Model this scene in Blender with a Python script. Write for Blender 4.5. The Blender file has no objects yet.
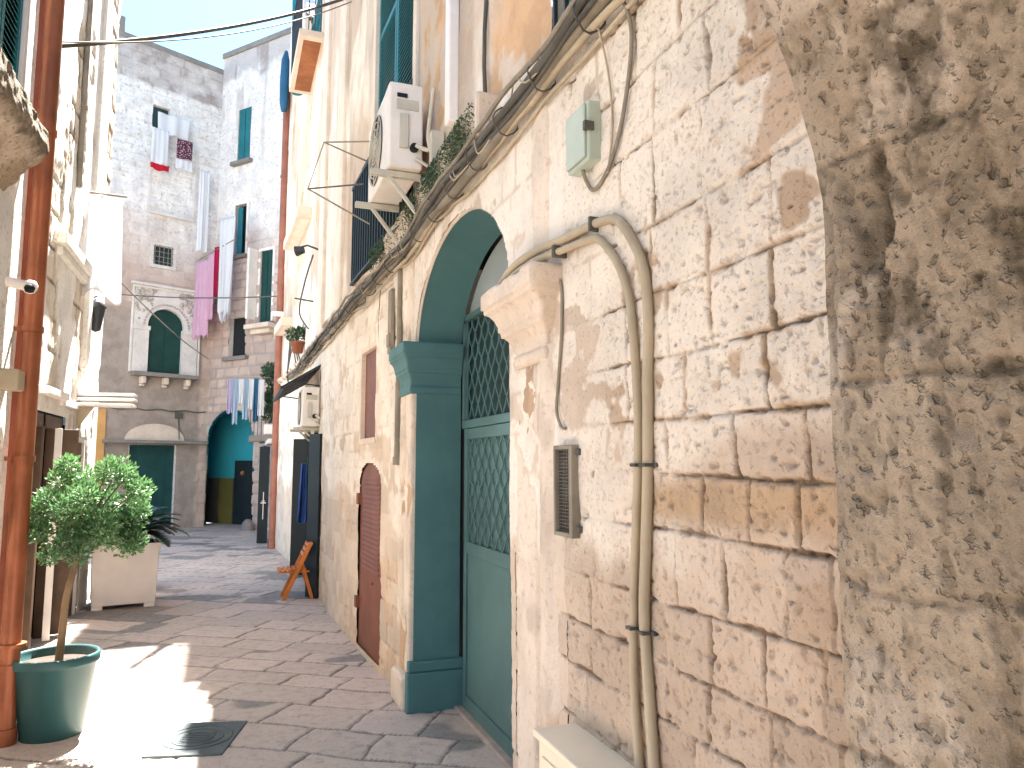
import bpy, bmesh, math, random
import numpy as np
from mathutils import Vector, Matrix
R = math.radians
random.seed(7)
SC = bpy.context.scene
COL = SC.collection

# ------------------------------------------------------------------ camera
cd = bpy.data.cameras.new('camera'); cam = bpy.data.objects.new('camera', cd); COL.objects.link(cam)
cam.location = (0, 0, 1.6)
cam.rotation_euler = (R(90) + math.atan(81 / 750), 0, R(-20))
cd.sensor_width = 36; cd.lens = 750 / 1024 * 36
cd.clip_start = 0.05; cd.clip_end = 2000
SC.camera = cam
# ------------------------------------------------------------------ sky, sun, exposure
SUN_AZ, SUN_EL = R(12), R(60)
w = bpy.data.worlds.new('World'); SC.world = w; w.use_nodes = True
wn = w.node_tree.nodes; wl = w.node_tree.links
for n in list(wn): wn.remove(n)
wo = wn.new('ShaderNodeOutputWorld'); bg = wn.new('ShaderNodeBackground'); sk = wn.new('ShaderNodeTexSky')
sk.sky_type = 'NISHITA'; sk.sun_disc = False; sk.sun_elevation = SUN_EL; sk.sun_rotation = SUN_AZ
sk.air_density = 0.8; sk.dust_density = 0.5; sk.ozone_density = 1.0
bg.inputs['Strength'].default_value = 0.055
tint = wn.new('ShaderNodeMix'); tint.data_type = 'RGBA'; tint.blend_type = 'MULTIPLY'; tint.inputs[0].default_value = 1
wl.new(sk.outputs[0], tint.inputs[6]); tint.inputs[7].default_value = (.62, .90, 1.0, 1); wl.new(tint.outputs[2], bg.inputs[0]); wl.new(bg.outputs[0], wo.inputs[0])
sl = bpy.data.lights.new('sun', 'SUN'); sl.energy = 5.0; sl.angle = R(0.5); sl.color = (1, .95, .87)
so = bpy.data.objects.new('sun', sl); COL.objects.link(so)
D = Vector((math.sin(SUN_AZ) * math.cos(SUN_EL), math.cos(SUN_AZ) * math.cos(SUN_EL), math.sin(SUN_EL)))
so.rotation_euler = D.to_track_quat('Z', 'Y').to_euler(); so.location = (3, 10, 25)
SC.view_settings.view_transform = 'Standard'; SC.view_settings.look = 'None'
SC.view_settings.exposure = 3.35; SC.view_settings.gamma = 1
SC.render.engine = 'CYCLES'
SC.cycles.max_bounces = 10; SC.cycles.diffuse_bounces = 7; SC.cycles.use_denoising = True
SC.cycles.sample_clamp_indirect = 10

# ------------------------------------------------------------------ noise
def hsh(ix, iy, seed):
    n = (ix.astype(np.int64) * 374761393 + iy.astype(np.int64) * 668265263 + seed * 982451653) & 0xffffffff
    n = ((n ^ (n >> 13)) * 1274126177) & 0xffffffff
    n = (n ^ (n >> 16)) & 0xffffff
    return n / float(0xffffff)
def vn(x, y, seed=0):
    ix = np.floor(x); iy = np.floor(y); fx = x - ix; fy = y - iy
    fx = fx * fx * (3 - 2 * fx); fy = fy * fy * (3 - 2 * fy)
    a = hsh(ix, iy, seed); b = hsh(ix + 1, iy, seed); c = hsh(ix, iy + 1, seed); d = hsh(ix + 1, iy + 1, seed)
    return (a * (1 - fx) + b * fx) * (1 - fy) + (c * (1 - fx) + d * fx) * fy
def fbm(x, y, o=4, seed=0, g=.5):
    """roughly -1..1"""
    s = 0; a = 1; t = 0
    x = x + seed * 3.7; 
    for i in range(o):
        s = s + a * (vn(x, y, seed + i * 17) * 2 - 1); t += a; a *= g; x = x * 2.03 + 5.1; y = y * 2.03 + 1.7
    return s / t * 1.4
def ss(a, b, x):
    t = np.clip((x - a) / (b - a), 0, 1); return t * t * (3 - 2 * t)
def courses(s, z, zs, w0, w1, seed, jit=.012, explicit=None):
    """distance to nearest joint and two random ids per block"""
    sp = s + jit * fbm(s * 5, z * 5, 3, seed + 3); zp = z + jit * fbm(s * 2.3, z * 4, 3, seed + 5)
    zs = np.array(zs); k = np.clip(np.searchsorted(zs, zp) - 1, 0, len(zs) - 2)
    dz = np.minimum(zp - zs[k], zs[k + 1] - zp)
    d = dz.copy(); rid = np.zeros_like(s); rid2 = np.zeros_like(s)
    rg = np.random.RandomState(seed)
    lo, hi = s.min() - 1, s.max() + 1
    for i in range(len(zs) - 1):
        js = [lo - rg.rand() * w1]
        while js[-1] < hi: js.append(js[-1] + w0 + (w1 - w0) * rg.rand())
        js = np.array(js)
        if explicit and i in explicit:
            e = np.array(explicit[i]); js = np.sort(np.concatenate([js[(js < e.min() - .12) | (js > e.max() + .12)], e]))
        m = k == i
        if not m.any(): continue
        q = np.clip(np.searchsorted(js, sp[m]) - 1, 0, len(js) - 2)
        ds = np.minimum(sp[m] - js[q], js[q + 1] - sp[m])
        d[m] = np.minimum(dz[m], ds)
        rid[m] = hsh(q, q * 0 + i, seed + 11); rid2[m] = hsh(q, q * 0 + i, seed + 23)
    return d, rid, rid2

# ------------------------------------------------------------------ materials
class NT:
    def __init__(s, name, rough=.9, metallic=0, spec=.3):
        s.m = bpy.data.materials.new(name); s.m.use_nodes = True
        s.n = s.m.node_tree.nodes; s.l = s.m.node_tree.links
        s.b = s.n['Principled BSDF']; s.b.inputs['Roughness'].default_value = rough
        s.b.inputs['Metallic'].default_value = metallic; s.b.inputs['Specular IOR Level'].default_value = spec
        s.tc = s.n.new('ShaderNodeTexCoord').outputs['Object']
        s.geo = s.n.new('ShaderNodeNewGeometry').outputs['Position']
    def set(s, sock, v):
        if isinstance(v, (int, float)): sock.default_value = v
        elif isinstance(v, (tuple, list)): sock.default_value = (*v, 1) if len(v) == 3 and sock.type == 'RGBA' else v
        else: s.l.new(v, sock)
    def noise(s, scale, detail=4, rough=.55, vec=None, stretch=None, dist=0):
        v = vec or s.geo
        if stretch:
            mp = s.n.new('ShaderNodeMapping'); mp.inputs['Scale'].default_value = stretch; s.l.new(v, mp.inputs[0]); v = mp.outputs[0]
        t = s.n.new('ShaderNodeTexNoise'); t.inputs['Scale'].default_value = scale; t.inputs['Detail'].default_value = detail
        t.inputs['Roughness'].default_value = rough; t.inputs['Distortion'].default_value = dist; s.l.new(v, t.inputs['Vector']); return t.outputs[0]
    def voro(s, scale, vec=None, feature='F1'):
        t = s.n.new('ShaderNodeTexVoronoi'); t.inputs['Scale'].default_value = scale; t.feature = feature; s.l.new(vec or s.geo, t.inputs['Vector']); return t.outputs['Distance']
    def ramp(s, f, a, b, lo=0., hi=1.):
        t = s.n.new('ShaderNodeMapRange'); t.clamp = True; t.interpolation_type = 'SMOOTHSTEP'
        s.set(t.inputs[0], f); t.inputs[1].default_value = a; t.inputs[2].default_value = b; t.inputs[3].default_value = lo; t.inputs[4].default_value = hi
        return t.outputs[0]
    def mix(s, f, a, b, mode='MIX'):
        t = s.n.new('ShaderNodeMix'); t.data_type = 'RGBA'; t.blend_type = mode
        s.set(t.inputs[0], f); s.set(t.inputs[6], a); s.set(t.inputs[7], b); return t.outputs[2]
    def math(s, op, a, b=0.):
        t = s.n.new('ShaderNodeMath'); t.operation = op; s.set(t.inputs[0], a); s.set(t.inputs[1], b); return t.outputs[0]
    def attr(s):
        t = s.n.new('ShaderNodeAttribute'); t.attribute_name = 'mask'; q = s.n.new('ShaderNodeSeparateColor'); s.l.new(t.outputs['Color'], q.inputs[0])
        return q.outputs[0], q.outputs[1], q.outputs[2], t.outputs['Alpha']
    def col(s, v): s.set(s.b.inputs['Base Color'], v)
    def bump(s, h, strength=.5, dist=.01):
        t = s.n.new('ShaderNodeBump'); t.inputs['Strength'].default_value = strength; t.inputs['Distance'].default_value = dist
        s.l.new(h, t.inputs['Height']); s.l.new(t.outputs[0], s.b.inputs['Normal'])
def srgb(r, g, b):
    f = lambda c: (c / 255 / 12.92) if c / 255 <= .04045 else ((c / 255 + .055) / 1.055) ** 2.4
    return (f(r), f(g), f(b))
def scale3(c, k): return tuple(min(.95, v * k) for v in c)
M = {}; MASON = set()
def masonry(name, base, base2, white, tan, joint, fine=60, bstr=.6, bdist=.006, whitecov=.5, speck=.5, grain=.0):
    MASON.add(name); t = NT(name, .92); J, G, W, A = t.attr()
    n1 = t.noise(3, 5, .6); n2 = t.noise(14, 6, .7); n3 = t.noise(fine, 5, .7); pit = t.noise(fine * 1.15, 3, .5); gr = t.noise(fine * 4.5, 4, .75)
    c = t.mix(t.ramp(n1, .35, .65), base, base2)
    c = t.mix(t.math('MULTIPLY', t.ramp(G, 0, 1), .8), c, scale3(base2, .76))
    c = t.mix(t.ramp(n2, .52, .72, 0, .45), c, scale3(base, .7))
    c = t.mix(t.math('MULTIPLY', A, t.ramp(n2, .2, .36)), c, t.mix(t.ramp(n1, .4, .6), tan, scale3(tan, .8)))
    wf = t.math('MULTIPLY', W, t.ramp(t.math('ADD', t.math('MULTIPLY', n2, .6), t.math('MULTIPLY', n3, .4)), whitecov - .16, whitecov - .04))
    c = t.mix(wf, c, t.mix(t.ramp(n1, .4, .62), white, scale3(white, .86)))
    c = t.mix(t.ramp(pit, .60, .70, 0, speck), c, scale3(joint, 1.3))
    c = t.mix(t.math('MULTIPLY', J, t.ramp(n2, .25, .5, .45, 1)), c, joint)
    c = t.mix(t.ramp(gr, .52, .70, 0, grain), c, scale3(joint, 1.8)); c = t.mix(t.ramp(gr, .46, .30, 0, grain * .5), c, scale3(white, 1.0))
    t.col(c)
    h = t.math('ADD', t.math('ADD', t.math('MULTIPLY', n3, .6), t.math('MULTIPLY', gr, -.35)), t.math('MULTIPLY', t.ramp(pit, .55, .7), -.8))
    t.bump(h, bstr, bdist); M[name] = t.m; return t
def paint(name, c, rough=.55, wear=.25, chip=None, metallic=0, scale=18, bstr=.12, streak=True):
    t = NT(name, rough, metallic); n1 = t.noise(scale * .2, 4, .6); n2 = t.noise(scale, 5, .65, stretch=(1, 1, .25) if streak else None)
    k = t.mix(t.ramp(n1, .35, .65), c, scale3(c, 1 - wear)); k = t.mix(t.ramp(n2, .5, .75, 0, wear * 1.6), k, scale3(c, 1 + wear) if not chip else scale3(c, .8))
    if chip: k = t.mix(t.ramp(t.noise(scale * 1.7, 6, .7), .62, .66), k, chip)
    t.col(k); t.bump(t.noise(scale * 5, 3, .6), bstr, .004); M[name] = t.m; return t
masonry('stone', (.60, .485, .385), (.51, .40, .305), (.72, .645, .55), (.46, .325, .205), (.15, .10, .06), speck=.26, grain=.36)
masonry('jamb', (.53, .44, .34), (.41, .335, .25), (.64, .55, .455), (.42, .32, .22), (.11, .09, .06), fine=48, bstr=1.0, bdist=.010, speck=.42, grain=.5)
masonry('render', (.62, .51, .41), (.56, .45, .35), (.74, .67, .58), (.58, .37, .21), (.16, .12, .09), fine=40, bstr=.4, bdist=.005, speck=.14, grain=.22)
masonry('farwall', (.54, .42, .345), (.48, .37, .31), (.72, .70, .67), (.33, .275, .235), (.3, .26, .24), fine=14, bstr=.5, bdist=.02, speck=.12)
masonry('leftwall', (.74, .68, .58), (.66, .58, .47), (.82, .80, .75), (.48, .33, .2), (.12, .09, .07), fine=30, bstr=.7, bdist=.012, speck=.3)
masonry('trim', (.60, .485, .395), (.50, .39, .30), (.68, .58, .48), (.45, .30, .18), (.15, .11, .08), fine=35, bstr=.5, bdist=.006, speck=.2, grain=.3)
paint('teal', srgb(74, 112, 114), .6, .15, scale=10, bstr=.25)
paint('teal_door', srgb(82, 114, 114), .42, .2, scale=9)
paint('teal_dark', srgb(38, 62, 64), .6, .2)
paint('teal_shutter', srgb(24, 104, 112), .5, .2)
paint('tympanum', srgb(150, 160, 160), .8, .15, scale=6)
paint('brown_door', srgb(120, 74, 58), .6, .2, scale=20)
paint('rust', srgb(148, 94, 62), .9, .3, scale=14)
paint('copper_pipe', srgb(146, 86, 58), .38, .38, scale=9, chip=None, metallic=.25)
paint('old_pipe', srgb(138, 86, 68), .5, .25)
paint('cable', srgb(136, 128, 114), .7, .3, scale=25)
paint('cable_dark', srgb(88, 86, 80), .7, .3)
paint('conduit', srgb(176, 162, 138), .6, .25, scale=12)
paint('grey_box', srgb(172, 184, 172), .5, .12)
paint('cream', srgb(226, 214, 190), .5, .08)
paint('white_metal', srgb(226, 220, 214), .45, .1)
paint('ac_white', srgb(222, 216, 208), .45, .12)
paint('ac_grey', srgb(190, 186, 172), .6, .2)
paint('moss', (.05, .07, .03), .95, .4, scale=30, bstr=.8, streak=False)
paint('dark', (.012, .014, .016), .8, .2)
paint('dark_metal', (.03, .035, .04), .5, .2)
paint('railing_teal', (.014, .026, .028), .5, .2)
paint('step', (.40, .325, .28), .8, .3, scale=8, bstr=.4, streak=False)
paint('black_door', (.010, .017, .021), .6, .2)
paint('garage_green', srgb(24, 66, 66), .6, .2)
paint('far_green', srgb(18, 60, 54), .6, .2)
paint('teal_wall', srgb(42, 140, 154), .85, .15, scale=4)
paint('brown_wall', srgb(84, 76, 70), .85, .2, scale=4)
paint('olive', srgb(98, 96, 50), .8, .2, scale=4)
paint('wood', srgb(205, 120, 52), .5, .25, scale=30)
paint('wood_dark', (.10, .06, .035), .6, .3, scale=20)
paint('pot_green', srgb(42, 78, 80), .45, .12)
paint('planter_white', srgb(226, 216, 210), .55, .08)
paint('soil', (.06, .045, .035), .95, .5, scale=60, bstr=.9)
paint('gravel', (.5, .48, .45), .9, .5, scale=80, bstr=.9)
paint('bark', (.22, .15, .09), .9, .35, scale=30, bstr=.8)
paint('cloth_white', (.80, .81, .83), .9, .04)
paint('cloth_pink', (.74, .50, .62), .9, .08)
paint('cloth_magenta', srgb(180, 40, 84), .9, .08)
paint('cloth_red', srgb(205, 40, 62), .9, .08)
paint('cloth_blue', (.42, .54, .66), .9, .12)
paint('cloth_lav', (.52, .48, .64), .9, .12)
paint('cloth_deep', srgb(40, 88, 120), .9, .2)
paint('blue_bag', srgb(38, 70, 130), .7, .2)
paint('green_bag', srgb(40, 130, 70), .7, .2)
paint('ochre', srgb(196, 152, 96), .8, .12)
paint('grey_slab', srgb(130, 124, 118), .8, .2)
paint('cover', srgb(82, 92, 94), .6, .2, scale=30, bstr=.6, streak=False)
paint('terracotta', srgb(128, 76, 54), .8, .15)
for _c, _k in (('cloth_white', (.8, .8, .82)), ('cloth_pink', (.80, .55, .68)), ('cloth_lav', (.62, .58, .74)), ('cloth_blue', (.50, .62, .74)), ('cloth_magenta', srgb(220, 30, 90)), ('cloth_red', srgb(210, 40, 62))):
    _m = M[_c]; _n = _m.node_tree.nodes; _l = _m.node_tree.links; _t = _n.new('ShaderNodeBsdfTranslucent'); _t.inputs[0].default_value = (*_k, 1); _x = _n.new('ShaderNodeMixShader'); _x.inputs[0].default_value = .45
    _o = [n for n in _n if n.type == 'OUTPUT_MATERIAL'][0]; _l.new(_n['Principled BSDF'].outputs[0], _x.inputs[1]); _l.new(_t.outputs[0], _x.inputs[2]); _l.new(_x.outputs[0], _o.inputs[0])
def rug():
    t = NT('patterned', .9); v = t.voro(26); n = t.noise(40, 2)
    t.col(t.mix(t.ramp(v, .25, .45), srgb(190, 150, 150), t.mix(t.ramp(n, .4, .6), srgb(80, 40, 62), srgb(50, 30, 50)))); M['patterned'] = t.m
rug()
def leafm(name, a, b, tr=.3):
    t = NT(name, .45, spec=.5); J, G, W, A = t.attr()
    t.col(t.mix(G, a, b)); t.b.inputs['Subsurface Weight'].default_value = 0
    tl = t.n.new('ShaderNodeBsdfTranslucent'); t.l.new(t.mix(G, scale3(a, 1.6), scale3(b, 1.6)), tl.inputs[0]); mx = t.n.new('ShaderNodeMixShader'); mx.inputs[0].default_value = tr
    out = [n for n in t.n if n.type == 'OUTPUT_MATERIAL'][0]
    t.l.new(t.b.outputs[0], mx.inputs[1]); t.l.new(tl.outputs[0], mx.inputs[2]); t.l.new(mx.outputs[0], out.inputs[0]); M[name] = t.m
leafm('leaf', (.018, .07, .035), (.12, .235, .085), .22); leafm('leaf_dark', (.018, .045, .02), (.045, .09, .035), .12)
def paving_mat():
    t = NT('paving', .68, spec=.35); J, G, W, A = t.attr()
    n1 = t.noise(1.3, 4, .6); n2 = t.noise(12, 6, .7); n3 = t.noise(55, 5, .75)
    c = t.mix(t.ramp(G, 0, 1), (.56, .455, .40), (.44, .365, .33))
    c = t.mix(t.ramp(n1, .35, .65, 0, .5), c, (.45, .385, .31))
    c = t.mix(t.ramp(n2, .5, .72, 0, .5), c, (.24, .205, .18))
    c = t.mix(t.ramp(n3, .58, .66, 0, .75), c, (.13, .10, .09))
    c = t.mix(A, c, t.mix(n2, (.17, .17, .17), (.11, .115, .12)))
    c = t.mix(t.math('MULTIPLY', J, .9), c, t.mix(n2, (.10, .095, .09), (.05, .045, .04)))
    t.col(c); t.set(t.b.inputs['Roughness'], t.ramp(n2, .3, .7, .5, .85)); t.bump(n3, .5, .006); M['paving'] = t.m
paving_mat()

# ------------------------------------------------------------------ builders
def tag(o, label=None, cat=None, group=None, kind=None):
    if label: o['label'] = label
    if cat: o['category'] = cat
    if group: o['group'] = group
    if kind: o['kind'] = kind
    return o
def empty(name, loc, label, cat, group=None):
    o = bpy.data.objects.new(name, None); COL.objects.link(o); o.location = loc; o.empty_display_size = .1
    return tag(o, label, cat, group)
def origin(o):
    v = Vector((0, 0, 0))
    while o is not None: v += o.location; o = o.parent
    return v
def link(name, me, mat, parent=None, loc=None):
    """vertices are in world coordinates; moved to the parent's frame here"""
    o = bpy.data.objects.new(name, me); COL.objects.link(o)
    if parent is not None:
        o.parent = parent; me.transform(Matrix.Translation(-origin(parent)))
    elif loc is not None:
        me.transform(Matrix.Translation(-Vector(loc))); o.location = loc
    if mat: me.materials.append(M[mat])
    return o
class MB:
    def __init__(s): s.v = []; s.f = []; s.sm = []; s.g = []
    def add(s, vs, fs, smooth=False):
        k = len(s.v); s.v += [tuple(v) for v in vs]; s.f += [tuple(k + i for i in f) for f in fs]; s.sm += [smooth] * len(fs); return s
    def hexa(s, p):   # 8 points: bottom 4 ccw, top 4
        return s.add(p, [(3, 2, 1, 0), (4, 5, 6, 7), (0, 1, 5, 4), (1, 2, 6, 5), (2, 3, 7, 6), (3, 0, 4, 7)])
    def box(s, x0, x1, y0, y1, z0, z1):
        return s.hexa([(x0, y0, z0), (x1, y0, z0), (x1, y1, z0), (x0, y1, z0), (x0, y0, z1), (x1, y0, z1), (x1, y1, z1), (x0, y1, z1)])
    def fbox(s, F, d0, d1, z0, z1, h0, h1):
        return s.hexa([F(d0, z0, h0), F(d1, z0, h0), F(d1, z0, h1), F(d0, z0, h1), F(d0, z1, h0), F(d1, z1, h0), F(d1, z1, h1), F(d0, z1, h1)])
    def obox(s, c, ax, ay, az, sx, sy, sz):  # oriented box, half sizes
        c = Vector(c); ax = Vector(ax).normalized() * sx; ay = Vector(ay).normalized() * sy; az = Vector(az).normalized() * sz
        return s.hexa([c - ax - ay - az, c + ax - ay - az, c + ax + ay - az, c - ax + ay - az, c - ax - ay + az, c + ax - ay + az, c + ax + ay + az, c - ax + ay + az])
    def bar(s, a, b, w_, t_=None, upv=(0, 0, 1)):
        a = Vector(a); b = Vector(b); d = (b - a); u = Vector(upv)
        if abs(d.normalized().dot(u)) > .98: u = Vector((1, 0, 0))
        x = d.cross(u).normalized(); y = x.cross(d).normalized()
        return s.obox((a + b) / 2, d, x, y, d.length / 2, w_ / 2, (t_ or w_) / 2)
    def tube(s, pts, r, seg=10, cap=True):
        pts = [Vector(p) for p in pts]; n = len(pts); rr = r if hasattr(r, '__len__') else [r] * n
        vs = []; fs = []; prev = None
        for i, p in enumerate(pts):
            t = (pts[min(i + 1, n - 1)] - pts[max(i - 1, 0)]).normalized()
            u = prev if prev is not None else (Vector((0, 0, 1)) if abs(t.z) < .9 else Vector((1, 0, 0)))
            a = (u - t * u.dot(t)).normalized(); prev = a; b = t.cross(a)
            vs += [p + (a * math.cos(2 * math.pi * k / seg) + b * math.sin(2 * math.pi * k / seg)) * rr[i] for k in range(seg)]
        for i in range(n - 1):
            for k in range(seg):
                q = (k + 1) % seg; fs.append((i * seg + k, i * seg + q, (i + 1) * seg + q, (i + 1) * seg + k))
        s.add(vs, fs, True)
        if cap:
            s.add(vs[:seg], [tuple(range(seg))[::-1]]); s.add(vs[-seg:], [tuple(range(seg))])
        return s
    def lathe(s, c, prof, seg=40):
        c = Vector(c); vs = []; fs = []
        for r, z in prof: vs += [c + Vector((r * math.cos(2 * math.pi * k / seg), r * math.sin(2 * math.pi * k / seg), z)) for k in range(seg)]
        for i in range(len(prof) - 1):
            for k in range(seg):
                q = (k + 1) % seg; fs.append((i * seg + k, i * seg + q, (i + 1) * seg + q, (i + 1) * seg + k))
        return s.add(vs, fs, True)
    def prism(s, poly, vec):
        n = len(poly); a = [Vector(p) for p in poly]; b = [p + Vector(vec) for p in a]
        s.add(a + b, [tuple(range(n))[::-1], tuple(range(n, 2 * n))] + [(i, (i + 1) % n, n + (i + 1) % n, n + i) for i in range(n)]); return s
    def build(s, name, mat, parent=None, loc=None, bevel=0, seg=2, fixn=True):
        me = bpy.data.meshes.new(name); me.from_pydata(s.v, [], s.f)
        if s.sm: me.polygons.foreach_set('use_smooth', s.sm)
        if bevel or fixn:
            bm = bmesh.new(); bm.from_mesh(me)
            if bevel:
                es = [e for e in bm.edges if len(e.link_faces) == 2 and e.calc_face_angle(0) > .6]
                bmesh.ops.bevel(bm, geom=es, offset=bevel, segments=seg, profile=.5, affect='EDGES', clamp_overlap=True)
            bmesh.ops.recalc_face_normals(bm, faces=bm.faces)
            bm.to_mesh(me); bm.free()
        me.update()
        if mat in MASON:
            at = me.color_attributes.new('mask', 'FLOAT_COLOR', 'POINT'); at.data.foreach_set('color', np.tile(np.array([0, .25, .75, 0], dtype=np.float32), len(me.vertices)))
        return link(name, me, mat, parent, loc)
def smooth_path(pts, sub=6):
    P = [Vector(p) for p in pts]; out = []
    for i in range(len(P) - 1):
        p0 = P[max(i - 1, 0)]; p1 = P[i]; p2 = P[i + 1]; p3 = P[min(i + 2, len(P) - 1)]
        for k in range(sub):
            t = k / sub; out.append(.5 * ((2 * p1) + (p2 - p0) * t + (2 * p0 - 5 * p1 + 4 * p2 - p3) * t * t + (3 * p1 - p0 - 3 * p2 + p3) * t ** 3))
    out.append(P[-1]); return out
def sheet(name, d0, d1, z0, z1, res, F, hf, mat, parent=None, hole=None, resz=None, flip=False, loc=None):
    """height-displaced masonry sheet; F(d,z,h)->xyz arrays; hf(d,z)->(h, mask Nx4)"""
    nd = max(2, int(round((d1 - d0) / res)) + 1); nz = max(2, int(round((z1 - z0) / (resz or res))) + 1)
    d, z = np.meshgrid(np.linspace(d0, d1, nd), np.linspace(z0, z1, nz)); d = d.ravel(); z = z.ravel()
    h, mk = hf(d, z); x, y, zz = F(d, z, h)
    co = np.stack([x, y, zz], 1)
    i = np.arange(nd * nz).reshape(nz, nd); a = i[:-1, :-1].ravel(); b = i[:-1, 1:].ravel(); c = i[1:, 1:].ravel(); e = i[1:, :-1].ravel()
    q = np.stack([a, b, c, e], 1)
    if hole is not None:
        cd_ = d[q].mean(1); cz = z[q].mean(1); q = q[~hole(cd_, cz)]
    if flip: q = q[:, ::-1]
    me = bpy.data.meshes.new(name); me.vertices.add(len(co)); me.vertices.foreach_set('co', co.ravel())
    me.loops.add(q.size); me.loops.foreach_set('vertex_index', q.ravel().astype(np.int32))
    me.polygons.add(len(q)); me.polygons.foreach_set('loop_start', np.arange(0, q.size, 4, dtype=np.int32)); me.polygons.foreach_set('loop_total', np.full(len(q), 4, dtype=np.int32))
    me.update(calc_edges=True)
    me.polygons.foreach_set('use_smooth', np.ones(len(q), dtype=bool))
    at = me.color_attributes.new('mask', 'FLOAT_COLOR', 'POINT'); at.data.foreach_set('color', np.ascontiguousarray(mk, dtype=np.float32).ravel())
    return link(name, me, mat, parent, loc)
def mask(J, G, W, A):
    z = np.zeros_like(J); return np.stack([np.clip(J + z, 0, 1), np.clip(G + z, 0, 1), np.clip(W + z, 0, 1), np.clip(A + z, 0, 1)], 1)

# ------------------------------------------------------------------ facade frames
RY = [.5, 5.2, 6.9, 9.5, 12.2, 15.6, 30]; RX = [1.13, 1.13, 1.05, .98, .95, .74, .74]
def FR(d, z, h): return (np.interp(d, RY, RX) - h, d + 0 * z, z + 0 * d)          # right facade, d = Y
def FL1(d, z, h): return (-1.32 + h + 0 * d, d + 0 * z, z + 0 * d)
def FL2(d, z, h): return (-1.60 + h + 0 * d, d + 0 * z, z + 0 * d)
def plane(A, B):
    A = np.array(A, float); B = np.array(B, float); t = (B - A) / np.linalg.norm(B - A); n = np.array([t[1], -t[0]])
    return lambda d, z, h: (A[0] + t[0] * d + n[0] * h, A[1] + t[1] * d + n[1] * h, z + 0 * d)
F1 = plane((-3.3, 20.2), (-.78, 21.4)); F2 = plane((-.78, 21.4), (1.0, 19.3))

# ================================================================== GROUND
def ground_h(x, y):
    ang = math.atan2(-.54, .84); s = x * math.cos(ang) + y * math.sin(ang); t = -x * math.sin(ang) + y * math.cos(ang)
    rg = np.random.RandomState(5); ts = [-14.]
    while ts[-1] < 34: ts.append(ts[-1] + .29 + .16 * rg.rand())
    d, r1, r2 = courses(s, t, ts, .40, .74, 31, .02)
    d = d + .004 * fbm(x * 20, y * 20, 3, 9)
    J = 1 - ss(.004, .012, d)
    prof = ss(.002, .018, d)
    patch = .7 * ss(.3, .36, fbm(x * .9 + 4, y * .9, 3, 77)) * (r1 > .6) + .6 * (r2 > .96)
    patch = np.clip(patch, 0, 1)
    h = prof * .010 + (r1 - .5) * .008 + .006 * fbm(x * 1.3, y * 1.3, 3, 2) + .0022 * fbm(x * 16, y * 16, 4, 8) - .004 * patch
    h = h * (1 - 0.5 * ss(9, 20, y))
    return h, mask(J * (1 - .4 * patch), r2, 0, patch)
def FG(d, z, h): return (d + 0 * z, z + 0 * d, h)
tag(sheet('street_paving', -2.2, 1.5, 3.2, 10.2, .014, FG, ground_h, 'paving'), kind='structure')
tag(sheet('street_paving', -5.5, 2.2, 10.2, 22.6, .04, FG, ground_h, 'paving'), kind='structure')
tag(sheet('street_paving', -2.2, 1.5, -4, 3.2, .05, FG, ground_h, 'paving'), kind='structure')
g = MB(); g.add([(-900, -900, -.03), (900, -900, -.03), (900, 900, -.03), (-900, 900, -.03)], [(0, 1, 2, 3)]); tag(g.build('ground', 'grey_slab'), kind='structure')

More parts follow.
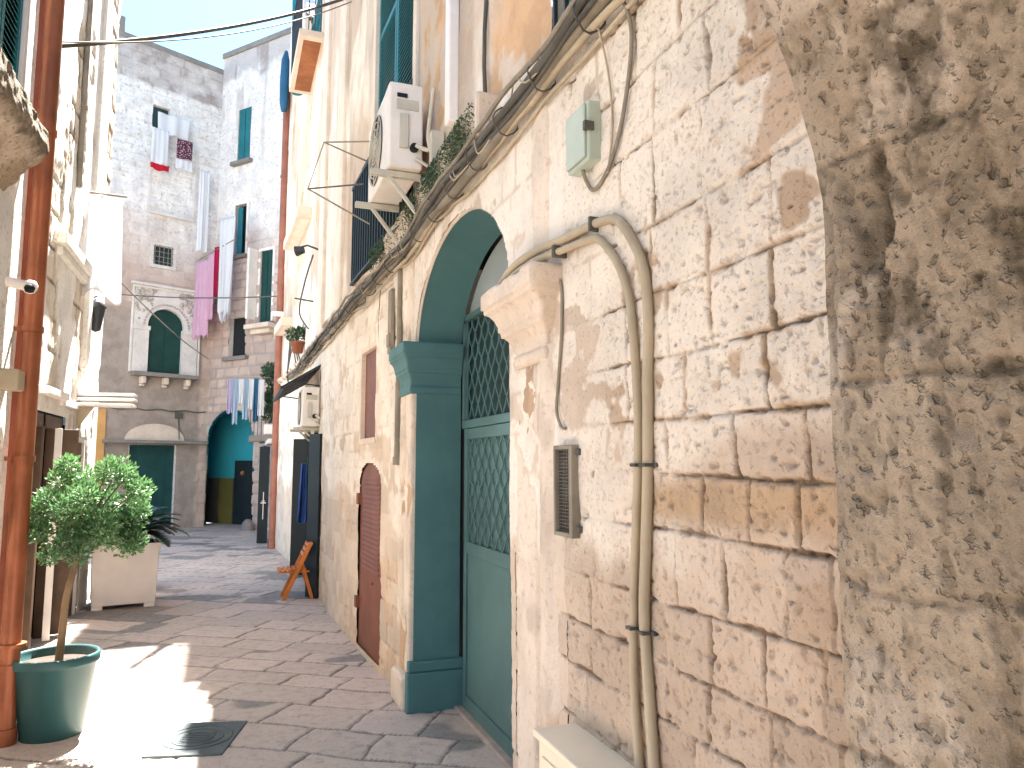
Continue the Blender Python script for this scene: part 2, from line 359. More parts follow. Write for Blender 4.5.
# ================================================================== RIGHT BUILDING
RB = empty('stone_building', (1.13, 1.0, 0), 'weathered cream stone building with teal arched doorway filling the right side of the alley', 'building')
ZC = [-.1, .1, .26, .42, .58, .745, .91, 1.06, 1.23, 1.42, 1.57, 1.73, 1.905, 2.09, 2.30, 2.57, 2.80, 3.02, 3.25]
EXJ = {8: [1.21, 1.35, 1.57, 1.78, 1.93], 7: [1.43, 1.63, 1.83, 1.24], 6: [1.42, 1.65, 1.84, 1.20], 5: [1.30, 1.52, 1.71, 1.9], 9: [1.31, 1.47, 1.66, 1.85],
       13: [1.35, 1.60, 1.88], 14: [1.22, 1.62, 1.86]}
def hR(Y, Z):
    d, r1, r2 = courses(Y, Z, ZC, .2, .36, 101, .011, EXJ)
    n = fbm(Y * 2.2, Z * 2.2, 4, 3); n2 = fbm(Y * 7, Z * 7, 4, 13); n3 = fbm(Y * 26, Z * 26, 4, 23)
    dd = d + .005 * n3 + .005 * n2
    wj = .002 + .004 * np.clip(n + .3, 0, 1)
    prof = ss(0, .005 + wj * .8, dd)
    near = ss(2.55, 2.35, Y)
    white = ss(1.60, 1.72, Z + .10 * n + .04 * n2) * ss(2.95, 2.6, Y)
    white = np.maximum(white, ss(1.25, 1.35, Z + .2 * n) * ss(1.40, 1.9, Y + .2 * n2) * .8)
    peel = ss(.25, .38, n2 * .6 + fbm(Y * 1.9 + 9, Z * 1.9, 3, 41) * .7 + .45 * np.exp(-((Z - 1.80) / .10) ** 2) * ss(1.2, 1.35, Y) - .06)
    peel *= ss(.9, 1.4, Z)
    band = np.exp(-((Z - 1.505 + .01 * n2) / .065) ** 4)
    halo = (1 - ss(.002, .016 + .012 * np.clip(n2, 0, 1), dd)) * ss(-.25, .25, n2 + .6 * fbm(Y * 4 + 7, Z * 4, 3, 44)) * ss(1.5, 1.7, Z)
    white = np.clip(white * (1 - halo * .9) * (1 - peel) * (1 - band * ss(2.1, 1.8, Y)), 0, 1)
    tan = np.clip(halo * .95 + peel * .5 + band * ss(2.2, 1.9, Y) * (.5 + .5 * (r1 > .25)), 0, 1)
    # smooth render coat around the doorway
    P = ss(2.02, 2.16, Y + .16 * n + .05 * n2) * ss(1.0, 1.45, Z + .35 * n) * ss(-.62, -.5, n2 + .35 * n + .25)
    farz = ss(5.05, 5.3, Y)
    P = P * (1 - farz) + farz * ss(-.2, .1, fbm(Y * 1.6, Z * 1.6, 4, 55) + .35 * ss(1.5, 2.4, Z)) * .92
    P = np.maximum(P, ss(11.6, 12.2, Y))
    tan = tan * (1 - farz) + farz * (r1 > .5) * ss(2.2, 1.0, Z) * .35
    # worn whitewash closes some joints
    fill = np.clip(white * ss(-.45, .15, n + .4 * n2), 0, 1) * .6
    J = (1 - ss(.0003, .0025 + wj * .6, dd)) * (1 - P) * (1 - fill) * (1 - .5 * farz)
    pit = np.clip(fbm(Y * 40, Z * 55, 3, 61) - .42, 0, 1)
    hb = prof * .011 + (r1 - .5) * .006 * (prof) + .004 * n2 + .0035 * n3 - .02 * pit
    hb = hb + fill * (1 - prof) * .011 + white * .003 * ss(0, .1, white)
    hp = .022 + .006 * n + .003 * n2 + .0012 * n3
    h = hb * (1 - P) + hp * P
    # crack lines in the coat
    ck = np.abs(fbm(Y * 3.1, Z * 1.3, 4, 91)); ckm = (1 - ss(0, .018, ck)) * P * ss(0, .3, fbm(Y, Z, 2, 92))
    h = h - ckm * .008
    return h, mask(np.clip(J + ckm * .5 + pit * .5 * (1 - P), 0, 1), r2, np.clip(white + P * .15, 0, 1), tan * (1 - P))
def hRc(Y, Z):
    h, m = hR(Y, Z); return h, m
ARC, AHW, ASP, ARISE = 4.02, .955, 2.37, .62
def in_arch(y, z): return (np.abs(y - ARC) < AHW) & (z < ASP + ARISE * np.sqrt(np.clip(1 - ((y - ARC) / AHW) ** 2, 0, 1)))
sheet('stone_wall', .95, 2.5, 0, 3.25, .0046, FR, hR, 'stone', RB)
def hRp(Y, Z):
    h, m = hR(Y, Z); return h, m
sheet('plaster_wall', 2.5, 3.02, 0, 3.25, .01, FR, hRp, 'render', RB)
sheet('plaster_wall', 3.02, 5.06, 0, 3.25, .016, FR, hRp, 'render', RB, hole=in_arch)
def hole_mid(y, z):
    a = (y > 6.22) & (y < 6.86) & (z > 1.83) & (z < 2.60)
    b = (y > 5.98) & (y < 6.86) & (z > .05) & (z < 1.42 + .2 * np.sqrt(np.clip(1 - ((y - 6.42) / .44) ** 2, 0, 1)))
    return a | b
sheet('stone_wall', 5.06, 9.7, 0, 3.25, .018, FR, hR, 'render', RB, hole=hole_mid)
sheet('stone_wall', 9.7, 15.6, 0, 3.25, .03, FR, hR, 'render', RB, hole=lambda y, z: (y > 9.85) & (y < 11.7) & (z < 2.1))
def hU(Y, Z):
    n = fbm(Y * 1.1, Z * 1.1, 4, 203); n2 = fbm(Y * 5, Z * 5, 4, 213); n3 = fbm(Y * 2.2, Z * .6, 4, 220)
    pe = ss(.12, .2, n3 * .8 + .4 * n2 + .30 * ss(5.4, 4.3, Y) - .36 + .1 * ss(3.4, 2, Y))
    big = ss(.2, .5, fbm(Y * .7, Z * .9, 3, 228))
    h = .014 + .006 * n + .004 * n2 - .009 * pe
    dirt = ss(.25, .6, fbm(Y * 3, Z * .5, 4, 231)) * .35
    return h, mask(dirt, vn(Y * .4, Z * .3, 4), ss(-.2, .4, n + .2 * n2), pe)
def holeU(y, z):
    return ((y > 5.14) & (y < 6.46) & (z > 3.3) & (z < 6.4)) | ((y > 1.9) & (y < 2.62) & (z > 3.29) & (z < 4.9)) | ((y > 11.0) & (y < 12.6) & (z > 8.2) & (z < 8.9))
HSTEP = [(0.9, 10.0), (10.3, 10.0), (10.3, 10.6), (10.8, 10.6), (10.8, 9.9), (11.9, 9.9), (11.9, 10.8), (12.5, 10.8), (12.5, 10.3), (13.6, 10.3), (14.2, 11.4), (15.6, 13.7)]
sheet('plaster_wall', .95, 8.0, 3.25, 9.22, .03, FR, hU, 'render', RB, hole=holeU)
sheet('plaster_wall', 8.0, 15.6, 3.25, 13.1, .045, FR, hU, 'render', RB, hole=lambda y, z: holeU(y, z) | (z > np.interp(y, [8, 12.5, 13.6, 14.3, 15.6], [9.0, 9.05, 10.0, 10.9, 13.0])))  # unseen top edge follows the roofline shaped for the sun patch
b = MB()   # unseen roofs and walls against stray light; roofline shaped for the sun patch
prof = [(.92, 9.2), (10.3, 9.2), (10.3, 9.75), (10.75, 9.75), (10.75, 8.95), (11.4, 8.95), (11.4, 9.5), (11.7, 9.5), (11.7, 8.9), (12.2, 8.9), (12.2, 9.6), (12.5, 9.6), (12.5, 9.2), (13.6, 10.0), (14.3, 10.9), (15.58, 12.9)]
for (ya, za), (yb, zb) in zip(prof[:-1], prof[1:]):
    if yb - ya > .01: b.hexa([(np.interp(ya, RY, RX) - .03, ya, za), (5, ya, za), (5, yb, zb), (np.interp(yb, RY, RX) - .03, yb, zb), (np.interp(ya, RY, RX) - .03, ya, za + .2), (5, ya, za + .2), (5, yb, zb + .2), (np.interp(yb, RY, RX) - .03, yb, zb + .2)])
b.box(5, 5.2, .9, 15.6, 0, 9.2); b.box(1.14, 5, .7, .9, 0, 9.4); b.box(.77, 5, 15.4, 15.58, 0, 12.9)
b.build('roof', 'farwall', RB)
# added sun blocker out of view: stepped tops bound the sun patch
sun_blk = empty('sun_block_building', (2.5, 17, 0), 'unseen stepped block added behind the right-hand facade to shade the far paving', 'building')
b = MB(); steps = [(15.62, 12.9), (16.4, 14.0), (17.2, 15.4), (18.0, 16.8), (18.8, 18.2), (19.6, 19.6), (24, 21.5)]
ya = 15.62
for yb, z in steps[1:]: b.box(1.15, 5, ya, yb, 0, z); ya = yb
b.build('wall', 'render', sun_blk)

def reveal(F, d0, d1, z0, z1, depth, parent, mat='render'):
    b = MB(); t = .03
    b.fbox(F, d0 - t, d0, z0 - t, z1 + t, -depth, -.012); b.fbox(F, d1, d1 + t, z0 - t, z1 + t, -depth, -.012)
    b.fbox(F, d0, d1, z1, z1 + t, -depth, -.012); b.fbox(F, d0, d1, z0 - t, z0, -depth, -.012)
    return b.build('window_reveal', mat, parent)
# --- arched doorway
def arc_pts(hw, rise, n=40, cy=ARC, sp=ASP): return [(cy - hw * math.cos(math.pi * k / n), sp + rise * math.sin(math.pi * k / n)) for k in range(n + 1)]
XF, XI = 1.122, 1.435
pr = [(ARC - AHW, 0)] + arc_pts(AHW, ARISE) + [(ARC + AHW, 0)]
def lining(name, prof, x0, x1, th, mat, parent):
    b = MB(); vs = []; n = len(prof)
    for (y, z) in prof: vs += [(x0, y, z), (x1, y, z)]
    b.add(vs, [(2 * i, 2 * i + 1, 2 * i + 3, 2 * i + 2) for i in range(n - 1)])
    return b.build(name, mat, parent, fixn=False)
b = MB(); n = 24
# dense displaced teal lining
def lin(prof, x0, x1, name, mat, nx=16):
    L = [0]; 
    for i in range(1, len(prof)): L.append(L[-1] + math.hypot(prof[i][0] - prof[i - 1][0], prof[i][1] - prof[i - 1][1]))
    py_ = [p[0] for p in prof]; pz_ = [p[1] for p in prof]
    def F(d, z, h): # d along profile, z = x depth
        y = np.interp(d, L, py_); zz = np.interp(d, L, pz_); cy, cz = ARC, 1.6
        vx = cy - y; vz = np.where(zz > ASP, cz + .6 - zz, 0); l = np.sqrt(vx ** 2 + vz ** 2) + 1e-6
        return (z + 0 * d, y + h * vx / l, zz + h * vz / l)
    def hf(d, z):
        h = .003 + .004 * fbm(d * 3, z * 3, 3, 5) + .0012 * fbm(d * 25, z * 25, 3, 6)
        blk = np.abs(((d + .07) % .42) - .21); h = h - .003 * (1 - ss(0, .012, .21 - blk))
        return h, mask(d * 0, d * 0, d * 0, d * 0)
    return sheet(name, 0, L[-1], x0, x1, .02, F, hf, mat, RB)
lin(pr, XF, XI, 'door_reveal', 'teal')
# inner arch edge closing plate around the door (wall behind the reveal)
ty = MB(); ap = arc_pts(AHW - .002, ARISE - .002)
ty.prism([(XI + .03, y, z) for y, z in ap if z >= 2.60] , (.05, 0, 0)); ty.build('tympanum', 'tympanum', RB)
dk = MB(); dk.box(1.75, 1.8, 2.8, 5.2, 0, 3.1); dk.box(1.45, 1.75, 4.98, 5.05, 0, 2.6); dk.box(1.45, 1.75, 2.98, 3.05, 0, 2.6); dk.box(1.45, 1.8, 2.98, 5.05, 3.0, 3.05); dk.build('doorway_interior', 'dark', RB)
# door
dr = MB(); dr.fbox(lambda d, z, h: (XI + .05 - h, d, z), 3.86, 4.90, .02, 1.84, 0, .025)
DO = dr.build('door', 'teal_door', RB, bevel=.003)
fr = MB(); FX = lambda d, z, h: (XI + .025 - h, d, z)
for a in ((3.86, 3.93, .02, 1.84), (4.83, 4.90, .02, 1.84), (3.93, 4.83, 1.77, 1.84), (3.93, 4.83, 1.02, 1.10), (3.93, 4.83, .02, .12)): fr.fbox(FX, *a, 0.001, .022)
fr.fbox(FX, 4.825, 4.84, .1, 1.04, .02, .026)
fr.build('door_frame', 'teal_door', DO, bevel=.003)
pn = MB(); pn.fbox(FX, 3.92, 4.84, .12, 1.03, .002, .012); pn.build('door_panel', 'teal_door', DO, bevel=.006)
def lattice(name, y0, y1, z0, z1, x, parent, mat, nb=13, per=.16, w_=.010, clip=None):
    b = MB(); st = (y1 - y0) / nb; seg = 4
    for i in range(nb + 1):
        yc = y0 + st * i; k = 0; z = z0; sgn = 1 if i % 2 == 0 else -1; prev = None
        zs = np.linspace(z0, z1, int((z1 - z0) / (per / 4)) + 1)
        amp = st * .47
        pts = []
        for z in zs:
            ph = ((z - z0) / per) % 1
            # straight sections near both ends, crossings in between
            tri = (abs(ph - .5) * 4 - 1) * sgn; tri = max(-.75, min(.75, tri * 1.3)) / .75
            pts.append((x, min(max(yc + amp * tri, y0), y1), z))
        for a, c in zip(pts[:-1], pts[1:]): b.bar(a, c, w_, .006, (1, 0, 0))
    return b.build(name, mat, parent, fixn=False)
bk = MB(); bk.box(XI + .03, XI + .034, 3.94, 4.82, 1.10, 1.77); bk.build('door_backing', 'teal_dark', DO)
lattice('door_lattice', 3.95, 4.81, 1.10, 1.77, XI + .012, DO, 'teal_door', 12, .17)
tr = MB(); tr.box(XI + .005, XI + .05, 3.06, 4.97, 1.845, 1.90); tr.box(XI + .005, XI + .05, 4.935, 4.965, 1.9, 2.62); tr.box(XI + .005, XI + .05, 3.1, 4.935, 2.585, 2.62)
tr.build('transom_bar', 'teal_door', RB, bevel=.004)
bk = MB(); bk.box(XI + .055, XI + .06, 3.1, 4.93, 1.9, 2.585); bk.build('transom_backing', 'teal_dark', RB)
lattice('transom_lattice', 3.3, 4.92, 1.9, 2.585, XI + .03, RB, 'teal_door', 23, .19)
# second, half hidden leaf
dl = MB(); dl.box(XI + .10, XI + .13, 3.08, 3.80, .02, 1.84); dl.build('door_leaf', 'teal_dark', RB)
st = MB(); st.box(1.39, 1.52, 3.06, 4.975, -.02, .035); st.build('threshold', 'step', RB, bevel=.012)

# mouldings: vertical strips described by cross-section (y,h) extruded in z
def strip(name, sec, z0, z1, mat, seed=1, res=.01, damage=0, resz=.02):
    ys = [p[0] for p in sec]; hs = [p[1] for p in sec]; L = [0]
    for i in range(1, len(sec)): L.append(L[-1] + math.hypot(ys[i] - ys[i - 1], hs[i] - hs[i - 1]))
    def F(d, z, h):
        y = np.interp(d, L, ys); hh = np.interp(d, L, hs) + h
        return FR(y, z, hh)
    def hf(d, z):
        n2 = fbm(d * 8, z * 5, 4, seed); n3 = fbm(d * 40, z * 40, 3, seed + 2)
        worn = ss(.25, .5, fbm(d * 3, z * 2.2, 4, seed + 9) + damage * ss(.5, .1, z))
        h = .004 * n2 + .002 * n3 - worn * .010 * (1 + damage)
        return h, mask(.25 * ss(.3, .6, n2), .3 + 0 * d, 1 - worn, worn * .8)
    return sheet(name, 0, L[-1], z0, z1, res, F, hf, mat, RB, resz=resz)
strip('pilaster', [(2.975, -.10), (2.975, .016), (2.965, .028), (2.80, .030), (2.79, .030), (2.76, .028), (2.75, .012), (2.70, .012), (2.69, .034), (2.67, .044), (2.62, .044), (2.60, .030), (2.58, .018), (2.56, .0)], .0, 2.06, 'trim', 3)
strip('pilaster', [(4.978, -.10), (4.978, .030), (4.99, .045), (5.13, .045), (5.145, .026), (5.20, .026), (5.21, .04), (5.26, .044), (5.30, .044), (5.32, .02), (5.34, .0)], .0, 2.22, 'trim', 8, damage=.8)
strip('pilaster', [(2.80, .0), (2.79, .024), (2.70, .034), (2.64, .034), (2.62, .018), (2.60, .0)], 2.36, 3.14, 'trim', 13)
strip('pilaster', [(5.02, .0), (5.03, .024), (5.12, .034), (5.2, .034), (5.22, .018), (5.24, .0)], 2.44, 3.14, 'trim', 15)
# arch face band
b = MB()
def archband(r0, r1, h0, h1):
    a0 = arc_pts(AHW + r0, ARISE + r0, 40); a1 = arc_pts(AHW + r1, ARISE + r1, 40)
    vs = []
    for (y0, z0), (y1, z1) in zip(a0, a1): vs += [FR(y0, z0, h0), FR(y0, z0, h1), FR(y1, z1, h1), FR(y1, z1, h0)]
    vs = [tuple(map(float, v)) for v in vs]; f = []
    for i in range(40):
        for k in range(3): f.append((4 * i + k, 4 * i + k + 1, 4 * i + k + 5, 4 * i + k + 4))
    b.add(vs, f, True)
archband(-.006, .020, -.0, .016)
b.build('arch_moulding', 'trim', RB)
# imposts (moulded caps): profile (z, outward) swept round three sides of the pilaster
IP = [(2.0, .0), (2.005, .02), (2.03, .028), (2.05, .022), (2.055, .008), (2.085, .010), (2.11, .022), (2.13, .045), (2.14, .060), (2.142, .075), (2.165, .078), (2.167, .088), (2.19, .094), (2.22, .112), (2.24, .135), (2.247, .152), (2.25, .165), (2.27, .168), (2.272, .182), (2.335, .185), (2.345, .175), (2.35, .0)]
def impost(name, y0, y1, x0, x1, prof, mat, open_dir, seed, dz=0, damage=.006, k=1.0):
    """cap on a rectangular pier y0..y1; front at x1 (towards street), returns into x0"""
    per = []
    # path corners: start inside reveal -> front corner -> along front -> back to the wall
    s = 1 if open_dir > 0 else -1
    path = [((x0, y0), (0, -s)), ((x1, y0), (-1, -s)), ((x1, y1), (-1, s)), ((x1 + .12, y1), (0, s))]
    vs = []; fs = []; rows = len(prof)
    dense = []
    for i in range(len(path) - 1):
        (p, a), (q, c) = path[i], path[i + 1]; m = max(2, int(math.hypot(q[0] - p[0], q[1] - p[1]) / .012))
        for j in range(m): 
            t = j / m; dense.append(((p[0] + (q[0] - p[0]) * t, p[1] + (q[1] - p[1]) * t), (a[0] + (c[0] - a[0]) * t, a[1] + (c[1] - a[1]) * t) if False else None, i, t))
    dense.append((path[-1][0], None, len(path) - 2, 1.))
    def off(i, t, o):
        (p, a), (q, c) = path[i], path[i + 1]
        P = (p[0] + a[0] * o, p[1] + a[1] * o); Q = (q[0] + c[0] * o, q[1] + c[1] * o)
        return (P[0] + (Q[0] - P[0]) * t, P[1] + (Q[1] - P[1]) * t)
    pz2 = []; 
    for (za, oa), (zb, ob) in zip(prof[:-1], prof[1:]):
        m = max(1, int(math.hypot(zb - za, ob - oa) / .008)); pz2 += [(za + (zb - za) * j / m, oa + (ob - oa) * j / m) for j in range(m)]
    pz2.append(prof[-1])
    nd = len(dense); arr = np.array([[(*off(i, t, o * k), z + dz) for (_, _, i, t) in dense] for (z, o) in pz2])
    S = arr[..., 1] * 1 + arr[..., 0]; Z = arr[..., 2]
    nn = fbm(S * 9, Z * 9, 4, seed) * damage + fbm(S * 45, Z * 45, 3, seed + 3) * damage * .3
    chip = -ss(.3, .6, fbm(S * 6 + 3, Z * 6, 3, seed + 7)) * damage * 3.5
    arr[..., 0] += -(nn + chip); arr[..., 1] += (nn + chip) * (-s) * .6
    me = MB(); me.add(arr.reshape(-1, 3).tolist(), [(r * nd + c, r * nd + c + 1, (r + 1) * nd + c + 1, (r + 1) * nd + c) for r in range(len(pz2) - 1) for c in range(nd - 1)], True)
    return me.build(name, mat, RB, fixn=False)
impost('impost', 2.975, 2.62, 1.43, 1.10, IP, 'trim', -1, 5, damage=.0035, k=.66)
impost('impost', 4.972, 5.32, 1.43, 1.085, IP, 'teal', 1, 6, dz=.08, damage=.003, k=.42)
pl = MB(); pl.box(1.075, 1.46, 4.925, 5.00, 0, .26); pl.box(1.085, 1.46, 4.94, 5.0, .26, .33); pl.build('plinth', 'teal', RB, bevel=.012, seg=3)
pl = MB(); pl.box(1.05, 1.2, 5.0, 5.36, 0, .22); pl.build('plinth', 'trim', RB, bevel=.03, seg=3)

# --- cornice ledge under the upper floor, with moss
def hL(d, z):
    n = fbm(d * 4, z * 6, 4, 300); h = .012 * n + .004 * fbm(d * 22, z * 22, 3, 301)
    return h, n
def ledge(y0, y1, z0, z1, out0, out1, mat, nm='ledge', seed=0):
    L = [(z0, 0), (z0 + .02, out0), (z1 - .03, out1), (z1, out1 - .02), (z1 + .015, 0.0)]
    ac = [0]
    for a, c in zip(L[:-1], L[1:]): ac.append(ac[-1] + math.hypot(c[0] - a[0], c[1] - a[1]))
    def F(d, z, h):
        zz = np.interp(z, ac, [p[0] for p in L]); oo = np.interp(z, ac, [p[1] for p in L]); return FR(d, zz + h * .5, oo + h)
    def hf(d, z):
        h, n = hL(d + seed, z); return h, mask(ss(.1, .5, n) * .6, .4 + 0 * d, ss(.3, -.3, n), ss(.3, .5, n) * .4)
    return sheet(nm, y0, y1, 0, ac[-1], .02, F, hf, mat, RB)
ledge(.95, 3.25, 3.17, 3.27, .05, .07, 'render')
ledge(5.6, 15.5, 3.17, 3.27, .06, .10, 'trim', seed=3)
ledge(3.25, 5.6, 3.15, 3.36, .10, .13, 'jamb', seed=5)
b = MB(); b.fbox(FR, 3.235, 3.27, 3.15, 3.37, .0, .135); b.build('ledge_end', 'trim', RB, bevel=.02)
# moss growing along the ledge: small tufts
def tufts(pts, mat, name, parent, sz=.02, n=2400, seed=1):
    rg = random.Random(seed); vs = []; fs = []; G = []
    for _ in range(n):
        p = Vector(pts(rg)); a = Vector((rg.uniform(-1, 1), rg.uniform(-1, 1), rg.uniform(-.2, 1))).normalized(); c = a.cross(Vector((rg.uniform(-1, 1), rg.uniform(-1, 1), rg.uniform(-1, 1)))).normalized()
        s = sz * rg.uniform(.5, 1.3); k = len(vs); vs += [p - c * s * .5, p + a * s * .5, p + c * s * .5, p - a * s * .4]; fs.append((k, k + 1, k + 2, k + 3)); G += [rg.random()] * 4
    me = bpy.data.meshes.new(name); me.from_pydata([tuple(v) for v in vs], [], fs)
    at = me.color_attributes.new('mask', 'FLOAT_COLOR', 'POINT'); at.data.foreach_set('color', np.array([[0, q, 0, 0] for q in G], dtype=np.float32).ravel())
    return link(name, me, mat, parent)
def moss_pt(rg):
    y = rg.choice([rg.uniform(3.3, 5.6), rg.uniform(3.5, 4.4), rg.uniform(5.6, 6.1), rg.gauss(3.6, .12), rg.gauss(4.15, .1), rg.gauss(4.7, .12)]); u = rg.random() ** .7
    return tuple(map(float, FR(y, 3.17 + .18 * u, .11 + .02 * u + rg.uniform(0, .012))))
tag(tufts(moss_pt, 'leaf_dark', 'moss', None, .012, 5200), 'dark green moss growing along the ledge above the cables', 'moss', kind='stuff')

# --- hatch window and arched shutter door
sh = MB(); sh.fbox(FR, 6.22, 6.86, 1.83, 2.60, -.045, -.02); H1 = sh.build('hatch', 'brown_door', RB, bevel=.004)
rv = MB()
for a in ((6.18, 6.23, 1.80, 2.64), (6.85, 6.90, 1.80, 2.64)): rv.fbox(FR, *a, -.10, .022)
rv.fbox(FR, 6.23, 6.85, 2.60, 2.65, -.1, .024); rv.fbox(FR, 6.23, 6.85, 1.78, 1.83, -.1, .03); rv.build('hatch_surround', 'trim', H1, bevel=.006)
def arched_poly(y0, y1, z0, zs, rise, x, n=14):
    c = (y0 + y1) / 2; hw = (y1 - y0) / 2
    return [(x, y1, z0)] + [(x, c + hw * math.cos(math.pi * k / n), zs + rise * math.sin(math.pi * k / n)) for k in range(n + 1)] + [(x, y0, z0)]
sd = MB(); ap_ = arched_poly(5.96, 6.88, .0, 1.42, .21, 0); sd.prism([tuple(map(float, FR(p[1], p[2], -.004))) for p in ap_], (.04, 0, 0)); SD = sd.build('shutter_door', 'brown_door', RB, bevel=.003)
bk = MB(); bk.box(1.16, 1.30, 5.6, 8.2, -.02, 2.8); bk.build('sun_leak_blocker', 'dark', RB)  # unseen dark slab added behind the shutter door to stop a sun leak
lv = MB()
for k in range(20):
    z = .72 + k * .04; lv.hexa([FR(6.1, z, -.01), FR(6.74, z, -.01), FR(6.74, z, .006), FR(6.1, z, .006), FR(6.1, z + .024, -.01), FR(6.74, z + .024, -.01), FR(6.74, z + .02, -.002), FR(6.1, z + .02, -.002)])
lv.build('louvres', 'brown_door', SD)
for z in (.35, 1.25): hg = MB(); hg.fbox(FR, 6.84, 6.92, z, z + .10, -.01, .03); hg.build('hinge', 'brown_door', SD, bevel=.004)
hg = MB(); hg.fbox(FR, 6.3, 6.34, .62, .64, -.01, .012); hg.build('handle', 'brown_door', SD, bevel=.004)
# --- french window with shutters and railing, upper floor
FW = MB(); FW.fbox(FR, 5.14, 6.46, 3.3, 6.4, -.22, -.2); FWO = FW.build('window', 'dark', RB)
rv = MB()
for a in ((5.04, 5.14, 3.26, 6.5), (6.46, 6.56, 3.26, 6.5)): rv.fbox(FR, *a, -.2, .035)
rv.fbox(FR, 5.14, 6.46, 6.4, 6.5, -.2, .037); rv.build('window_surround', 'render', FWO, bevel=.006)
def shutter(y0, y1, z0, z1, h, parent, mat='teal_shutter', F=FR):
    b = MB(); t = .03; fw = .045
    b.fbox(F, y0, y0 + fw, z0, z1, h, h + t); b.fbox(F, y1 - fw, y1, z0, z1, h, h + t); b.fbox(F, y0 + fw, y1 - fw, z1 - fw, z1, h, h + t); b.fbox(F, y0 + fw, y1 - fw, z0, z0 + fw, h, h + t); b.fbox(F, y0 + fw, y1 - fw, (z0 + z1) / 2, (z0 + z1) / 2 + fw, h, h + t)
    o = b.build('shutter', mat, parent)
    b = MB(); n = int((z1 - z0 - .1) / .04)
    for k in range(n):
        z = z0 + .05 + k * .04
        b.add([F(y0 + fw, z, h + .026), F(y1 - fw, z, h + .026), F(y1 - fw, z + .028, h + .004), F(y0 + fw, z + .028, h + .004), F(y0 + fw, z - .006, h + .024), F(y1 - fw, z - .006, h + .024), F(y1 - fw, z + .022, h + .002), F(y0 + fw, z + .022, h + .002)], [(0, 1, 2, 3), (4, 5, 6, 7), (0, 1, 5, 4), (3, 2, 6, 7)])
    b.build('louvres', mat, o, fixn=False)
    return o
shutter(5.15, 5.79, 4.42, 6.38, -.03, FWO); shutter(5.81, 6.45, 4.42, 6.38, -.03, FWO)
lo = MB(); lo.fbox(FR, 5.12, 6.95, 3.29, 4.40, .034, .040); lo.build('window_pane', 'dark', FWO)
rl = MB()
for k in range(20):
    y = 5.06 + k * 1.94 / 19; rl.fbox(FR, y - .010, y + .010, 3.30, 4.2, .09, .11)
for y in (5.04, 7.02):
    for q in (.045, .075): rl.fbox(FR, y - .008, y + .008, 3.30, 4.2, q - .005, q + .005)
rl.fbox(FR, 5.02, 7.04, 4.2, 4.23, .036, .115); rl.fbox(FR, 5.02, 7.04, 3.28, 3.30, .036, .115); rl.build('railing', 'railing_teal', FWO)
# barred window at the top edge
W2 = MB(); W2.fbox(FR, 1.9, 2.62, 3.29, 4.9, -.2, -.18); W2O = W2.build('window', 'dark', RB); reveal(FR, 1.9, 2.62, 3.29, 4.9, .18, W2O)
sm = MB(); sm.fbox(FR, 2.57, 2.61, 3.30, 4.9, -.14, -.06); sm.fbox(FR, 1.92, 2.57, 3.30, 3.36, -.14, -.06); sm.build('window_frame', 'teal_shutter', W2O)
rl = MB()
for k in range(7):
    y = 1.95 + k * .105; rl.fbox(FR, y - .008, y + .008, 3.30, 4.9, .0, .016)
rl.fbox(FR, 1.88, 2.64, 3.285, 3.305, -.004, .022); rl.build('railing', 'dark_metal', W2O)
# --- open shop doorway further on
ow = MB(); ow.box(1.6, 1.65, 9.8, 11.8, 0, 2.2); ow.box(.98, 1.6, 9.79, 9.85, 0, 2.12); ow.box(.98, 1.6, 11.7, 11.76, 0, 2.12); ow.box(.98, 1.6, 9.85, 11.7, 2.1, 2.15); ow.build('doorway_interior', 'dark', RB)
le = MB(); le.obox((.895, 9.50, 1.0), (-.5, .86, 0), (.86, .5, 0), (0, 0, 1), .11, .02, .98); le.build('door_leaf', 'black_door', RB, bevel=.004)
le = MB(); le.obox((.88, 11.45, 1.0), (-1, .4, 0), (.4, 1, 0), (0, 0, 1), .12, .02, .98); le.build('door_leaf', 'black_door', RB, bevel=.004)
pt_ = MB(); pt_.box(.86, .90, 9.80, 9.85, 0, 2.1); pt_.build('door_post', 'cream', RB)
# --- upper balconies of the right building
def balcony(y0, y1, z, out, parent, under='rust', railh=1.0, rail=True, nm='balcony', th=.1):
    b = MB(); b.fbox(FR, y0, y1, z, z + th, -.02, out); o = b.build(nm, 'trim', parent, bevel=.008)
    b = MB(); b.fbox(FR, y0 + .12, y1 - .12, z - .004, z + .001, .04, out - .07); b.build('balcony_soffit', under, o)
    if rail:
        b = MB(); n = int((y1 - y0) / .11)
        for k in range(n + 1):
            y = y0 + .02 + k * (y1 - y0 - .04) / n; b.fbox(FR, y - .007, y + .007, z + th, z + th + railh, out - .035, out - .02)
        for y in (y0 + .02, y1 - .02):
            for q in range(3): hq = .05 + q * (out - .1) / 3; b.fbox(FR, y - .007, y + .007, z + th, z + th + railh, hq, hq + .014)
            b.fbox(FR, y - .01, y + .01, z + th + railh, z + th + railh + .02, 0, out - .02)
        b.fbox(FR, y0, y1, z + th + railh, z + th + railh + .025, out - .045, out - .01); b.build('railing', 'dark_metal', o)
    return o
balcony(10.6, 12.4, 7.75, .36, RB)
W3 = MB(); W3.fbox(FR, 11.0, 12.6, 8.2, 8.9, -.2, -.18); W3O = W3.build('window', 'dark', RB); shutter(11.02, 11.8, 8.2, 8.95, .0, W3O); shutter(11.82, 12.58, 8.2, 8.95, .0, W3O)
balcony(11.6, 13.6, 5.4, .24, RB, under='render', rail=False, th=.16)
balcony(13.9, 15.1, 4.1, .2, RB, under='render', rail=False, th=.16)
